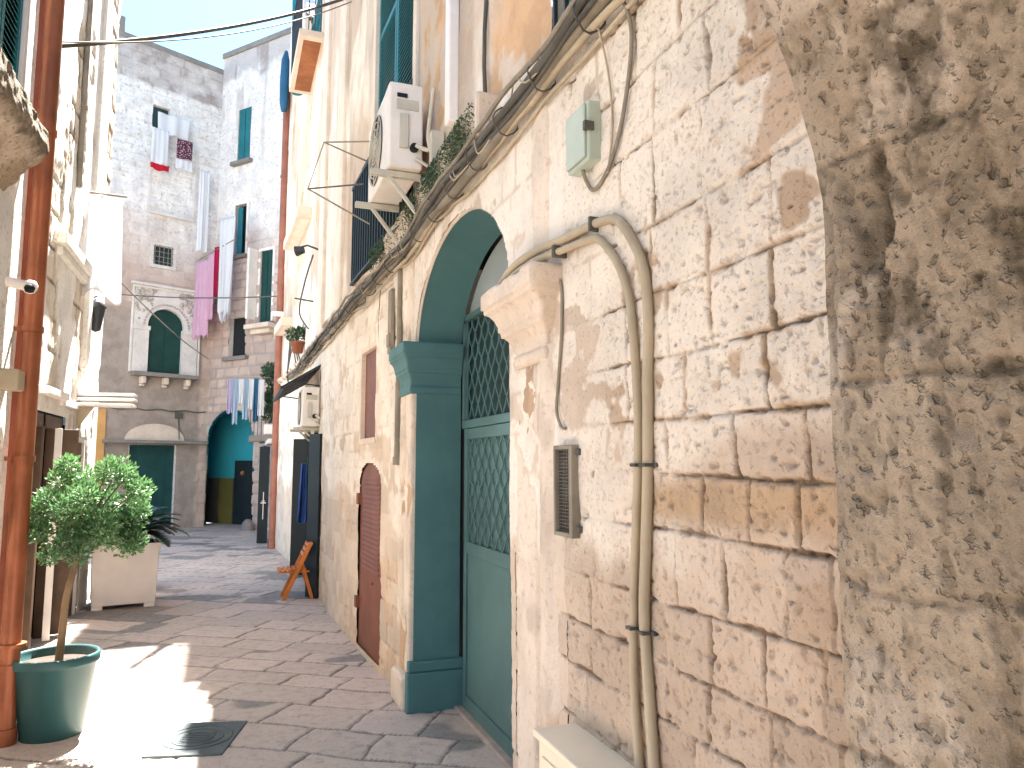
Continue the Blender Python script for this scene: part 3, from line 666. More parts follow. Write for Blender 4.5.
# pilaster strips on the upper facade
b = MB()
b.fbox(FR, 8.15, 8.6, 3.28, 8.98, 0, .05); b.build('pilaster', 'render', RB, bevel=.01)
b = MB(); b.fbox(FR, 9.6, 10.1, 3.28, 8.98, 0, .06); b.build('pilaster', 'render', RB, bevel=.01)

# ================================================================== NEAR ARCHWAY (underpass the camera looks out of)
NA = empty('stone_archway', (1.0, 1.08, 0), 'rough brown eroded stone archway pier and vault nearest the viewer', 'archway')
JY = 1.08; r0 = .78; cxv, czv = 1.0 - r0, 2.02
prf = [(1.0, 0.0), (1.0, czv)] + [(cxv + r0 * math.cos(a), czv + r0 * math.sin(a)) for a in np.linspace(0, math.pi / 2, 30)[1:]] + [(-.5, 2.8)] + [(-.5 + .78 * math.cos(a), czv + .78 * math.sin(a)) for a in np.linspace(math.pi / 2, math.pi, 12)[1:]] + [(-1.28, 0.0)]
PL = [0]
for a, c in zip(prf[:-1], prf[1:]): PL.append(PL[-1] + math.hypot(c[0] - a[0], c[1] - a[1]))
PX = np.array([p[0] for p in prf]); PZ = np.array([p[1] for p in prf])
def FJ(d, z, h):   # d = Y, z = length along profile
    x = np.interp(z, PL, PX); zz = np.interp(z, PL, PZ); vx = np.where(x > cxv, cxv - x, np.where(x < -.5, -.5 - x, 0)); vz = np.where(zz > czv, czv - zz, 0); l = np.sqrt(vx ** 2 + vz ** 2) + 1e-6
    edge = ss(.05, 0, JY - d)
    k = h * (1 - .7 * edge) - edge * (.010 + .008 * np.abs(fbm(z * 6, d * 0, 4, 71)))
    return (x + k * vx / l, d + 0 * z, zz + k * vz / l)
ZJ = [-.1, .25, .58, .93, 1.13, 1.42, 1.74, 2.13, 2.40, 2.72, 3.1, 3.5, 4.0, 4.4, 4.8, 5.2, 5.6, 6, 6.4, 7]
def hJ(Y, Z):
    d, r1, r2 = courses(Y, Z, ZJ, .34, .6, 401, .03, {6: [.93], 7: [.88], 4: [.77]})
    n = fbm(Y * 3, Z * 3, 5, 43); n2 = fbm(Y * 11, Z * 12, 5, 47, .6); n3 = fbm(Y * 30, Z * 24, 4, 53, .65)
    er = ss(-.1, .5, fbm(Y * 2.2, Z * 2.6, 4, 59)) * ss(1.06, .9, Y)         # eroded zones
    jm = 1 - ss(.002, .016, d + .01 * n2); jm = jm * ss(.05, .4, fbm(Y * 2.4 + 3, Z * 2.4, 3, 66) + .25)
    hole_ = np.clip(fbm(Y * 7, Z * 5, 3, 81) - .52, 0, 1) * 2.2; hole_ = ss(.0, .5, hole_) * er
    pit = np.clip(fbm(Y * 38, Z * 24, 3, 61) - .28, 0, 1)
    n4 = fbm(Y * 80, Z * 60, 3, 57)
    h = .010 * n + .0055 * n2 * (1 + .6 * er) + .0055 * n3 + .0032 * n4 - .008 * jm - .03 * hole_ - .010 * er * (.5 + .5 * n2) - .010 * pit + (r1 - .5) * .004
    smooth_ = ss(2.395, 2.42, Z + .012 * n2) * ss(.35, .5, Y)
    h = h * (1 - .8 * smooth_)
    return h, mask(np.clip(jm * .4 + hole_ * .5 + pit * .6 + .5 * ss(.05, .5, -n2 - .4 * n3) * (.35 + er) + .4 * ss(.15, .5, fbm(Y * 22, Z * 9, 4, 58)) * (.4 + .6 * er), 0, 1), r2, ss(.3, .55, fbm(Y * 5, Z * 5, 4, 88)) * .7 + smooth_ * .8, ss(.1, .5, n) * .3)
sheet('archway_pier', .30, JY, 0, 2.75, .0042, FJ, hJ, 'jamb', NA)
sheet('archway_pier', -3.0, .30, 0, 2.75, .03, FJ, hJ, 'jamb', NA)
sheet('archway_vault', -3.0, JY, 2.75, PL[-1], .03, FJ, hJ, 'jamb', NA)
# arch face towards the street and mass above
b = MB()
def _o(x, z):
    if z <= czv: return (x + (.10 if x > 0 else -.10), z)
    cx_ = cxv if x > cxv else (-.5 if x < -.5 else x); l_ = math.hypot(x - cx_, z - czv); return (x + .10 * (x - cx_) / l_, z + .10 * (z - czv) / l_)
prf_o = [_o(x, z) for x, z in prf]
fa = [(x, JY - .015, z) for x, z in prf_o]; n = len(fa)
top = [(x, JY - .015, 6.5) for x, z in prf]
for i in range(n - 1): b.hexa([(fa[i][0] , JY - .25, fa[i][2] + .03), (fa[i + 1][0], JY - .25, fa[i + 1][2] + .03), (fa[i + 1][0], JY - .03, fa[i + 1][2] + .03), (fa[i][0], JY - .03, fa[i][2] + .03), (fa[i][0], JY - .25, 4.6), (fa[i + 1][0], JY - .25, 4.6), (fa[i + 1][0], JY - .03, 4.6), (fa[i][0], JY - .03, 4.6)]) if abs(fa[i][0] - fa[i + 1][0]) > .001 else None
b.box(1.10, 1.16, JY - .25, JY - .03, 0, 4.6); b.box(-1.6, -1.37, JY - .25, JY - .03, 0, 4.6)
b.box(-1.6, 1.2, -3, JY - .25, 4.4, 4.6)
b.build('archway_face', 'jamb', NA, fixn=False)


# ================================================================== LEFT BUILDINGS
LB = empty('corner_building', (-1.32, 5.0, 0), 'sunlit peeling white building nearest on the left, behind the copper downpipe', 'building')
def hLw(Y, Z):
    d, r1, r2 = courses(Y, Z, [-.1, .2, .5, .78, 1.1, 1.4, 1.7, 1.98, 2.3, 2.6, 2.9, 3.2, 3.5, 3.8, 4.1, 4.4, 4.7, 5, 5.3, 5.6, 5.9, 6.2, 6.5, 6.8, 7.1, 7.4, 7.7, 8, 8.4, 8.8, 9.2, 9.7], .3, .6, 501, .02)
    n = fbm(Y * 1.6, Z * .8, 5, 503); n2 = fbm(Y * 6, Z * 3, 5, 513); n3 = fbm(Y * 20, Z * 12, 4, 523)
    P = ss(-.05, .12, n + .25 * n2 + .24)
    prof = ss(0, .03, d + .006 * n2)
    h = (prof * .012 + .009 * n2 + .005 * n3 + (r1 - .5) * .012) * (1 - P) + (.024 + .004 * n + .002 * n2) * P
    J = (1 - ss(.002, .014, d)) * (1 - P)
    return h, mask(J, r2, P, ss(.2, .4, n2) * (1 - P) * .5 + .25 * ss(.25, .4, n3 * .5 + n * .7) * P)
sheet('plaster_wall', 3.2, 5.75, 0, 8.6, .022, FL1, hLw, 'leftwall', LB, flip=True, hole=lambda y, z: (y > 4.2) & (y < 5.0) & (z > 3.75) & (z < 5.2))
b = MB(); b.box(-1.62, -1.33, 5.70, 5.745, 0, 8.6); b.build('return_wall', 'leftwall', LB)
b = MB(); b.box(-4.5, -1.30, 3.1, 5.75, 8.6, 8.8); b.box(-4.5, -1.35, 3.1, 3.2, 0, 8.6); b.build('roof', 'farwall', LB)
W = MB(); W.fbox(FL1, 4.2, 5.0, 3.75, 5.2, -.16, -.14); WO = W.build('window', 'dark', LB); reveal(FL1, 4.2, 5.0, 3.75, 5.2, .16, WO, 'leftwall')
shutter(4.22, 4.60, 3.78, 5.18, -.02, WO, F=FL1); shutter(4.62, 4.98, 3.78, 5.18, -.02, WO, F=FL1)
b = MB(); b.fbox(FL1, 5.0, 5.06, 3.75, 5.25, -.14, .03); b.build('window_frame', 'white_metal', WO)
# broken stone slab under the window
def slabsec():
    sec = [(.0, 3.12), (.035, 3.16), (.10, 3.24), (.19, 3.33), (.215, 3.36), (.215, 3.52), (.19, 3.545), (.0, 3.56)]
    L = [0]
    for a, c in zip(sec[:-1], sec[1:]): L.append(L[-1] + math.hypot(c[0] - a[0], c[1] - a[1]))
    return sec, L
def FS(d, z, h):
    sec, L = slabsec(); o = np.interp(z, L, [p[0] for p in sec]); zz = np.interp(z, L, [p[1] for p in sec])
    return (-1.32 + o + h, d + 0 * z, zz - h * .6)
def hS(d, z):
    n = fbm(d * 6, z * 8, 5, 601); n3 = fbm(d * 26, z * 26, 4, 605); return .025 * n + .008 * n3, mask(np.clip(ss(.26, .33, z + .04 * n3) * (.75 + .4 * n3), 0, 1), .3 + 0 * d, ss(.2, .5, -n) * .6, ss(.3, .2, z) * .7)
sheet('broken_slab', 3.6, 4.82, 0, slabsec()[1][-1], .015, FS, hS, 'jamb', LB, flip=True)
b = MB(); sec, _ = slabsec(); b.prism([(-1.33 + o, 4.80, z) for o, z in sec], (0, -.03, 0)); b.build('slab_end', 'jamb', LB)

LC = empty('plastered_building', (-1.6, 7.8, 0), 'overexposed white plastered building with dark doorways behind the potted tree', 'building')
def hole_L(y, z): return ((y > 6.9) & (y < 8.28) & (z < 2.05)) | ((y > 8.72) & (y < 9.42) & (z < 1.9))
sheet('plaster_wall', 5.75, 10.0, 0, 9.6, .026, FL2, hLw, 'leftwall', LC, hole=hole_L, flip=True)
FLE = lambda d, z, h: (d + 0 * z, 10.0 + h + 0 * d, z + 0 * d)
sheet('end_wall', -5.5, -1.6, 0, 9.6, .06, FLE, hLw, 'leftwall', LC)
b = MB(); b.box(-5.5, -1.58, 5.75, 10.02, 9.6, 9.8); b.box(-5.6, -5.5, 5.75, 10, 0, 9.6); b.build('roof', 'farwall', LC)
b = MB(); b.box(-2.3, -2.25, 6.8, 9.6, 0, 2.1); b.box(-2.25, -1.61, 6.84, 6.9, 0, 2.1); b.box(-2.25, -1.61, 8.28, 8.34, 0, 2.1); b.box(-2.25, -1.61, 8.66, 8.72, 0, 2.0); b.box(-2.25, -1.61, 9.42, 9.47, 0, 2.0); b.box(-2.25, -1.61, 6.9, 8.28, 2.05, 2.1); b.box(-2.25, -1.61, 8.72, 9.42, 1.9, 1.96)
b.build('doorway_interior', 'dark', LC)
b = MB(); b.box(-1.72, -1.60, 6.9, 6.98, 0, 2.05); b.box(-1.72, -1.60, 7.52, 7.60, 0, 2.05); b.box(-1.72, -1.60, 8.2, 8.28, 0, 2.05); b.box(-1.72, -1.60, 6.98, 8.2, 1.93, 2.05); F_ = b.build('door_frame', 'wood_dark', LC, bevel=.006)
b = MB(); b.obox((-1.53, 8.30, .98), (.9, .3, 0), (-.3, .9, 0), (0, 0, 1), .07, .018, .96); b.build('door_leaf', 'wood_dark', LC, bevel=.004)
b = MB(); b.obox((-1.575, 8.02, .98), (1, .15, 0), (-.15, 1, 0), (0, 0, 1), .03, .018, .96); b.build('door_leaf', 'white_metal', LC, bevel=.004)
b = MB(); b.box(-1.66, -1.585, 8.74, 8.79, 0, 1.9); b.box(-1.66, -1.585, 9.36, 9.42, 0, 1.9); b.box(-1.66, -1.59, 8.79, 9.36, 1.84, 1.9); b.build('door_frame', 'white_metal', LC, bevel=.004)
b = MB(); b.box(-1.64, -1.61, 8.8, 9.35, .0, 1.84); b.build('door_leaf', 'wood_dark', LC, bevel=.004)
b = MB(); b.box(-1.615, -1.54, 8.38, 8.52, .95, 1.3); tag(b.build('letter_box', 'dark_metal', bevel=.01, loc=(-1.6, 8.45, .95)), 'small dark letter box on the white pier between the left doorways', 'letter box')
# vertical ribs / old moulding on the sunlit wall
b = MB(); b.fbox(FL2, 6.6, 6.85, 3.0, 9.5, 0, .07); b.fbox(FL2, 8.9, 9.1, 2.6, 9.5, 0, .06); b.build('pilaster', 'leftwall', LC, bevel=.012)
b = MB(); b.fbox(FL2, 7.4, 8.9, 3.55, 3.66, 0, .11); b.fbox(FL2, 7.5, 8.8, 3.47, 3.55, 0, .07); b.build('ledge', 'leftwall', LC, bevel=.012)

# ================================================================== FAR FACADES
FB = empty('end_building', (-2.0, 20.8, 0), 'pale stone building closing the alley end, with carved balcony window and brown base', 'building')
ZF = [-.3]
for k in range(60): ZF.append(ZF[-1] + .2 + .11 * ((k * 7919) % 13) / 13)
def hF1(d_, z):
    d, r1, r2 = courses(d_, z, ZF, .35, .7, 701, .015)
    n = fbm(d_ * .9, z * .9, 4, 703); n2 = fbm(d_ * 4, z * 4, 4, 713)
    br = ss(5.55, 5.40, z + .08 * n) * ss(2.62, 2.5, d_ + .05 * n2)
    pl_ = ss(-.1, .3, n) * ss(6.2, 6.8, z + n * .6) * .5
    J = (1 - ss(.004, .03, d + .014 * n2)) * (1 - br) * (1 - pl_) * .38 * ss(-.5, .2, n2 + .5 * n)
    h = (ss(0, .04, d) * .015 + (r1 - .5) * .02 + .02 * n2) * (1 - br * .85) * (1 - pl_ * .5)
    wh = ss(6.2, 8.6, z + .6 * n)
    grime = ss(11.3, 11.5, z + .05 * n2) * (.85 + .4 * n2) + ss(.35, .6, n2) * .25 * wh
    return h, mask(np.clip(J + grime * .8, 0, 1), r2, wh, br)
def holeF1(d_, z): return ((d_ > 1.20) & (d_ < 1.68) & (z > 6.72) & (z < 7.22)) | ((d_ > .86) & (d_ < 2.02) & (z < 2.1)) | (np.abs(d_ - 1.60) < .50) & (z > 3.92) & (z < 5.6) | ((d_ > 1.0) & (d_ < 1.42) & (z > 9.9) & (z < 10.9))
sheet('stone_wall', -1.2, 2.81, 0, 12.45, .035, F1, hF1, 'farwall', FB, hole=holeF1)
b = MB(); b.fbox(F1, -1.2, 2.81, 12.4, 12.55, -.3, .03); b.fbox(F1, .05, .22, 12.5, 12.95, -.2, .02); b.fbox(F1, -1.2, 2.81, 0, 12.5, -.5, -.45); b.build('parapet_and_backing', 'grey_slab', FB)
b = MB(); b.fbox(F1, .9, 2.0, 0, 2.1, -.16, -.12)
GD = b.build('garage_door', 'garage_green', FB); reveal(F1, .88, 2.0, 0.03, 2.1, .16, GD, 'farwall')
b = MB()
for k in range(6): x = .9 + k * .22; b.fbox(F1, x, x + .02, 0.02, 2.08, -.12, -.108)
b.build('door_rib', 'garage_green', GD)
b = MB(); b.fbox(F1, .24, 2.72, 2.13, 2.21, 0, .28); b.build('canopy', 'grey_slab', FB, bevel=.01)
b = MB(); pts = [F1(1.45 + .72 * math.cos(a), 2.21 + .42 * math.sin(a), .02) for a in np.linspace(0, math.pi, 20)]
nv = Vector(F1(0, 0, .06)) - Vector(F1(0, 0, 0)); b.prism([tuple(map(float, p)) for p in pts], nv); b.build('lunette', 'trim', FB)
b = MB(); b.fbox(F1, .02, .30, 0, 2.95, 0, .05); b.build('door_jamb', 'ochre', FB, bevel=.01)
b = MB(); b.fbox(F1, -.12, .0, 1.2, 3.0, .02, .07)
for k in range(6): b.fbox(F1, -.11, -.01, 1.25 + k * .28, 1.45 + k * .28, .07, .08)
b.build('shutter', 'teal_dark', FB, bevel=.006)
# carved balcony window
b = MB(); b.fbox(F1, 1.1, 2.1, 3.92, 5.62, -.14, -.10); BW = b.build('balcony_window', 'far_green', FB)
b = MB()
for x in (1.18, 1.62): b.fbox(F1, x, x + .40, 3.96, 5.5, -.10, -.085)
b.build('door_leaf', 'far_green', BW, bevel=.004)
def carved():
    b = MB(); N = 40; C = 1.60
    for k in range(N):       # spandrel with horseshoe opening
        a0 = math.pi * k / N; a1 = math.pi * (k + 1) / N
        def io(a): return (C + .46 * math.cos(a), 5.08 + .50 * math.sin(a) ** .9)
        def oo(a):
            x = C + .80 * math.cos(a); z = 5.08 + 1.1 * math.sin(a)
            c, s_ = math.cos(a), math.sin(a); k_ = min(.80 / max(abs(c), 1e-3), 1.02 / max(s_, 1e-3)); return (C + k_ * c, 5.08 + k_ * s_)
        p = [io(a0), oo(a0), oo(a1), io(a1)]
        lo_ = [F1(x, z, -.10) for x, z in p]; hi = [F1(x, z, .05) for x, z in p]
        b.hexa([tuple(map(float, q)) for q in lo_ + hi])
    for s_ in (-1, 1):
        x0, x1 = (C - .80, C - .42) if s_ < 0 else (C + .42, C + .80)
        b.fbox(F1, x0, x1, 3.92, 5.08, -.10, .05); b.fbox(F1, x0 - .02, x1 + .02, 4.98, 5.08, .05, .085)
    o = b.build('carved_surround', 'white_stone', BW)
    b = MB(); rg = random.Random(4)
    for a in np.linspace(.0, math.pi, 26): 
        x, z = C + .56 * math.cos(a), 5.08 + .60 * math.sin(a); p = Vector(tuple(map(float, F1(x, z, .05)))); b.lathe(p, [(0, -.03), (.025, -.02), (.033, 0), (.025, .02), (0, .03)], 8)
    for s_ in (-1, 1):
        for k in range(60):
            x = C + s_ * rg.uniform(.3, .77); z = 5.12 + rg.uniform(.1, .94)
            if (x - C) ** 2 + (z - 5.08) ** 2 < .42: continue
            p = Vector(tuple(map(float, F1(x, z, .05)))); r = rg.uniform(.03, .055); b.lathe(p, [(0, -r), (r * .8, -r * .6), (r, 0), (r * .8, r * .6), (0, r)], 8)
    for x, z in ((C - .55, 5.88), (C + .55, 5.78)):
        for k in range(7):
            a = k * 2 * math.pi / 7; p = Vector(tuple(map(float, F1(x + .09 * math.cos(a), z + .09 * math.sin(a), .05)))); b.lathe(p, [(0, -.04), (.035, 0), (0, .04)], 8)
    b.build('carving', 'carve', BW)
    b = MB(); b.fbox(F1, .70, 2.50, 6.10, 6.17, 0, .14); b.fbox(F1, .74, 2.46, 6.04, 6.10, 0, .09)
    for x0 in (.74, 2.42): b.fbox(F1, x0, x0 + .05, 3.9, 6.04, 0, .07)
    b.build('cornice', 'white_stone', BW, bevel=.01)
    b = MB(); b.fbox(F1, .80, 2.40, 3.80, 3.90, 0, .30); b.build('balcony_slab', 'grey_slab', BW, bevel=.01)
    for x in (1.0, 1.55, 2.1):
        b = MB(); b.fbox(F1, x, x + .12, 3.62, 3.8, 0, .22); b.fbox(F1, x, x + .12, 3.55, 3.62, 0, .12); b.build('bracket', 'trim', BW, bevel=.03)
masonry('white_stone', (.60, .56, .52), (.5, .46, .42), (.66, .62, .58), (.4, .33, .28), (.2, .17, .15), fine=12, speck=.2)
paint('carve', (.46, .40, .36), .9, .3)
carved()
# grilled small window
b = MB(); b.fbox(F1, 1.2, 1.68, 6.72, 7.22, -.12, -.10); SW = b.build('window', 'teal_dark', FB); reveal(F1, 1.2, 1.68, 6.72, 7.22, .12, SW, 'farwall')
b = MB()
for k in range(5): b.fbox(F1, 1.22 + k * .11, 1.235 + k * .11, 6.72, 7.22, .02, .035)
for k in range(4): b.fbox(F1, 1.18, 1.70, 6.78 + k * .13, 6.795 + k * .13, .022, .034)
b.build('window_grille', 'cable', SW)
b = MB(); b.fbox(F1, 1.12, 1.76, 7.22, 7.28, 0, .03); b.fbox(F1, 1.12, 1.2, 6.7, 7.22, 0, .028); b.fbox(F1, 1.68, 1.76, 6.7, 7.22, 0, .028); b.fbox(F1, 1.12, 1.76, 6.62, 6.7, 0, .04); b.build('window_frame', 'white_stone', SW)
b = MB(); b.fbox(F1, 1.05, 2.15, 8.0, 8.07, 0, .12); b.fbox(F1, .98, 1.05, 8.0, 10.0, -.0, .03); b.fbox(F1, 2.15, 2.22, 8.0, 10.0, -.0, .03); b.build('blocked_window', 'white_stone', FB)
b = MB(); b.fbox(F1, 1.0, 1.42, 9.9, 10.9, -.12, -.10); W5 = b.build('window', 'teal_dark', FB); reveal(F1, 1.0, 1.42, 9.9, 10.9, .12, W5, 'farwall')
b = MB(); b.fbox(F1, .95, 2.05, 9.82, 9.9, 0, .05); b.build('window_sill', 'white_stone', W5)

FC = empty('side_building', (0, 20.4, 0), 'far pale building right of the alley end, with teal painted archway and shuttered windows', 'building')
def hF2(d_, z):
    d, r1, r2 = courses(d_, z, ZF, .3, .6, 801, .02)
    n = fbm(d_ * 1.1, z * 1.1, 4, 803); n2 = fbm(d_ * 4.5, z * 4.5, 4, 813)
    pl_ = ss(5.8, 8.6, z + n)
    rough = ss(.0, .3, n + .3 * n2) * (1 - pl_)
    J = (1 - ss(.01, .035, d + .012 * n2)) * (1 - pl_) * .8
    h = (ss(0, .05, d) * .035 + (r1 - .5) * .04) * (1 - pl_) + .02 * n2 * (1 - .6 * pl_)
    grime = ss(12.0, 12.4, z + .25 * n2) * .6 + ss(.2, .5, fbm(d_ * 3.5, z * .45, 4, 820)) * .45 * ss(8.6, 11, z)
    return h, mask(np.clip(J + grime + rough * .15, 0, 1), r2, pl_ * .9, 0)
AC2, AR2 = .92, .88
FT = lambda d, z, h: (F2(d, z, 0)[0], F2(d, z, 0)[1] - h, z + 0 * d)
def holeF2(d_, z):
    return (np.abs(d_ - AC2) < AR2) & (z < 2.2 + .84 * np.sqrt(np.clip(1 - ((d_ - AC2) / AR2) ** 2, 0, 1))) | ((d_ > .72) & (d_ < 1.22) & (z > 9.7) & (z < 11.2)) | ((d_ > .76) & (d_ < 1.21) & (z > 7.1) & (z < 8.5)) | ((d_ > .72) & (d_ < 1.36) & (z > 4.4) & (z < 5.45)) | ((d_ > 1.80) & (d_ < 2.25) & (z > 5.2) & (z < 7.1))
sheet('stone_wall', .03, 3.0, 0, 12.9, .035, F2, hF2, 'farwall', FC, hole=holeF2)
b = MB(); b.fbox(F2, 0.0, 3.0, 12.85, 13.0, -.4, .04); b.fbox(F2, 0.0, 3.2, 3.35, 12.86, -.34, -.22); b.build('parapet_and_backing', 'grey_slab', FC)  # includes an unseen slab added behind the wall to stop sun leaking through
# painted tunnel recess
def recess(z0, z1, name, mat):
    b = MB(); N = 24
    pts = [(AC2 - AR2, 0.)] + [(AC2 - AR2 * math.cos(math.pi * k / N), 2.2 + .84 * math.sin(math.pi * k / N)) for k in range(N + 1)] + [(AC2 + AR2, 0.)]
    dn = []
    for (xa, za), (xb, zb) in zip(pts[:-1], pts[1:]):
        for t in np.linspace(0, 1, 9)[:-1]: dn.append((xa + (xb - xa) * t, za + (zb - za) * t))
    dn.append(pts[-1])
    for (xa, za), (xb, zb) in zip(dn[:-1], dn[1:]):
        if z0 <= (za + zb) / 2 < z1:
            b.add([tuple(map(float, F2(xa, za, .03))), tuple(map(float, F2(xb, zb, .03))), tuple(map(float, FT(xb, zb, -1.5))), tuple(map(float, FT(xa, za, -1.5)))], [(0, 1, 2, 3)])
    b.fbox(FT, AC2 - AR2 - .1, AC2 + AR2 + .1, z0, min(z1, 3.2), -1.56, -1.5)
    return b.build(name, mat, FC, fixn=False)
recess(1.24, 9, 'archway_vault', 'teal_wall'); recess(0, 1.24, 'archway_base', 'brown_wall')
b = MB(); b.fbox(FT, .50, 1.06, 0, 1.24, -1.49, -1.44); b.build('olive_panel', 'olive', FC)
b = MB(); b.fbox(FT, 1.10, 1.9, 0.0, 1.72, -1.49, -1.42); FD = b.build('door', 'black_door', FC, bevel=.01)
b = MB(); b.lathe(tuple(map(float, FT(1.42, 1.38, -1.38))), [(0, -.07), (.05, -.04), (.06, 0), (.05, .04), (0, .07)], 12); b.build('door_wreath', 'rust', FD)
def win(F, d0, d1, z0, z1, shut, frame, par, sill=True):
    b = MB(); b.fbox(F, d0, d1, z0, z1, -.14, -.12); o = b.build('window', 'dark', par)
    reveal(F, d0, d1, z0, z1, .14, o, 'farwall')
    if shut: b = MB(); m = (d0 + d1) / 2; b.fbox(F, d0 + .02, m - .01, z0, z1, -.05, -.02); b.fbox(F, m + .01, d1 - .02, z0, z1, -.05, -.02); b.build('shutter', shut, o, bevel=.004)
    if frame:
        b = MB(); b.fbox(F, d0 - .07, d0, z0 - .07, z1 + .07, -.05, .03); b.fbox(F, d1, d1 + .07, z0 - .07, z1 + .07, -.05, .03); b.fbox(F, d0, d1, z1, z1 + .07, -.05, .028); b.build('window_frame', frame, o)
    if sill: b = MB(); b.fbox(F, d0 - .12, d1 + .12, z0 - .1, z0, 0, .14); b.build('window_sill', 'grey_slab', o, bevel=.008)
    return o
win(F2, .72, 1.22, 9.7, 11.2, 'teal_shutter', None, FC)
win(F2, .76, 1.21, 7.1, 8.5, None, 'white_metal', FC)
b = MB(); b.fbox(F2, .80, .98, 7.15, 8.45, -.08, -.05); b.build('shutter', 'teal_shutter', FC)
win(F2, .72, 1.36, 4.4, 5.45, None, None, FC)
win(F2, 1.80, 2.25, 5.2, 7.1, 'far_green', 'white_metal', FC)
b = MB(); b.fbox(F2, 1.62, 2.5, 5.02, 5.14, 0, .34); b.fbox(F2, 1.7, 2.4, 4.9, 5.02, 0, .2); b.build('balcony', 'trim', FC, bevel=.02)
b = MB(); b.fbox(F2, 1.62, 1.7, 5.3, 7.15, .0, .30); b.build('shutter', 'white_metal', FC, bevel=.004)
# low balcony with plants by the brown downpipe
b = MB(); b.box(.22, .98, 17.7, 18.9, 2.12, 2.26); BL = b.build('balcony', 'grey_slab', FC, bevel=.02)
b = MB()
for k in range(10): x = .23 + k * .08; b.box(x, x + .012, 17.72, 17.735, 2.26, 3.2)
b.box(.22, .98, 17.71, 17.74, 3.2, 3.23); b.box(.22, .25, 17.7, 18.9, 3.2, 3.23); b.build('railing', 'dark_metal', BL)
for x in (.34, .78): b = MB(); b.prism([(x, 18.9, 2.12), (x, 17.9, 2.12), (x, 18.9, 1.55)], (.1, 0, 0)); b.build('bracket', 'farwall', BL)
# dark glazed doors under the balcony
b = MB(); b.box(.42, .62, 16.3, 16.34, .02, 1.98); b.box(.66, .74, 15.75, 15.79, .02, 2.0); b.box(.50, .54, 16.35, 17.2, .02, 2.0); OD = b.build('open_door', 'black_door', FC, bevel=.008)
b = MB(); b.box(.515, .53, 16.285, 16.298, .5, 1.05); b.box(.47, .575, 16.285, 16.298, .82, .84); b.box(.49, .555, 16.285, 16.298, .86, .875); b.build('door_cross', 'white_metal', OD)
b = MB(); b.box(.56, 1.2, 15.62, 17.7, 2.03, 2.12); b.box(.85, .9, 15.7, 18.9, 0, 2.03); b.build('porch_wall', 'farwall', FC)

# ================================================================== OBJECTS
def obj1(mb, name, mat, label, cat, loc, group=None, **k): return tag(mb.build(name, mat, loc=loc, **k), label, cat, group)
# --- cable bundle on the right wall
CB = empty('cable_bundle', (1.1, 3.0, 3.12), 'thick bundle of old grey cables clipped along the ledge above the arched door', 'cables')
def wallline(y0, y1, z, h, amp=.012, seed=0, step=.12, clips=True):
    ys = np.arange(y0, y1, step); ys = np.append(ys, y1)
    zz = z + amp * fbm(ys * 1.3, ys * 0, 3, seed) * 2 + amp * .4 * fbm(ys * 5, ys * 0, 2, seed + 1); hh = h + amp * .5 * fbm(ys * 1.7, ys * 0 + 4, 3, seed)
    return [tuple(map(float, FR(np.array(y), np.array(a), np.array(c)))) for y, a, c in zip(ys, zz, hh)]
specs = [(3.145, .06, .020), (3.10, .055, .027), (3.13, .10, .016), (3.065, .045, .014), (3.16, .11, .011), (3.045, .03, .009), (3.085, .085, .010)]
for i, (z, h, r_) in enumerate(specs):
    b = MB(); b.tube(wallline(.95, 13.6 if i != 3 else 5.5, z, h + .012, .016, i * 7), r_, 8); b.build('cable', ['cable', 'cable', 'cable_dark', 'conduit', 'cable', 'conduit', 'cable_dark'][i], CB)
for y in np.arange(1.3, 13, .42):
    b = MB(); x = float(FR(y, 0, .075)[0]); b.tube([(x + .06 * math.cos(a), y + .01 * math.sin(3 * a), 3.105 + .062 * math.sin(a)) for a in np.linspace(0, 2 * math.pi, 14)], .004, 5, cap=False)
    b.build('cable_tie', 'cable_dark', CB)
b = MB(); rg = random.Random(3)
for k in range(7):
    y = rg.uniform(2.4, 7); x = float(FR(y, 0, .08)[0]); L_ = rg.uniform(.15, .5)
    b.tube(smooth_path([(x, y, 3.12), (x - .05, y + L_ * .3, 3.12 - rg.uniform(.02, .09)), (x - .03, y + L_ * .7, 3.2), (x, y + L_, 3.12)], 5), .004, 5)
b.build('loose_wire', 'conduit', CB)
# a broad loop of cables falling at the far end
b = MB()
for k in range(3): b.tube(smooth_path([FR(12.0 + .3 * k, 3.15, .08), FR(12.8 + .2 * k, 3.6 + .1 * k, .1), FR(13.6, 3.2, .1), FR(13.2, 2.9, .1)], 8), .012, 6)
obj1(b, 'cable_loop', 'cable_dark', 'loops of dark cable hanging above the striped black awning', 'cable', (1, 12.8, 3.2))
# vertical lead pipe near the door, thin wire etc
b = MB(); b.tube([FR(5.42, 3.05, .03), FR(5.42, 2.2, .03)], .022, 10); b.tube([FR(5.42, 2.2, .03), FR(5.42, 1.62, .03)], .026, 10); b.tube([FR(5.42, 1.66, .03), FR(5.42, 1.6, .03)], .036, 10)
obj1(b, 'lead_pipe', 'cable', 'short grey lead pipe hanging down the wall left of the arched door', 'pipe', (1.1, 5.42, 1.6))
b = MB(); b.tube([FR(6.15, 3.05, .015), FR(6.17, 2.75, .02), FR(6.16, 2.4, .012)], .006, 6)
obj1(b, 'wire', 'cable_dark', 'thin dark wire dropping from the cables to the brown hatch', 'wire', (1.05, 6.15, 2.4))
b = MB(); b.fbox(FR, 5.62, 5.72, 2.45, 2.95, .02, .05); b.fbox(FR, 5.63, 5.71, 2.5, 2.6, .05, .062); 
obj1(b, 'wall_strip', 'cable', 'narrow grey rusty bracket strip fixed under the cables beside the lead pipe', 'bracket', (1.1, 5.67, 2.45), bevel=.004)
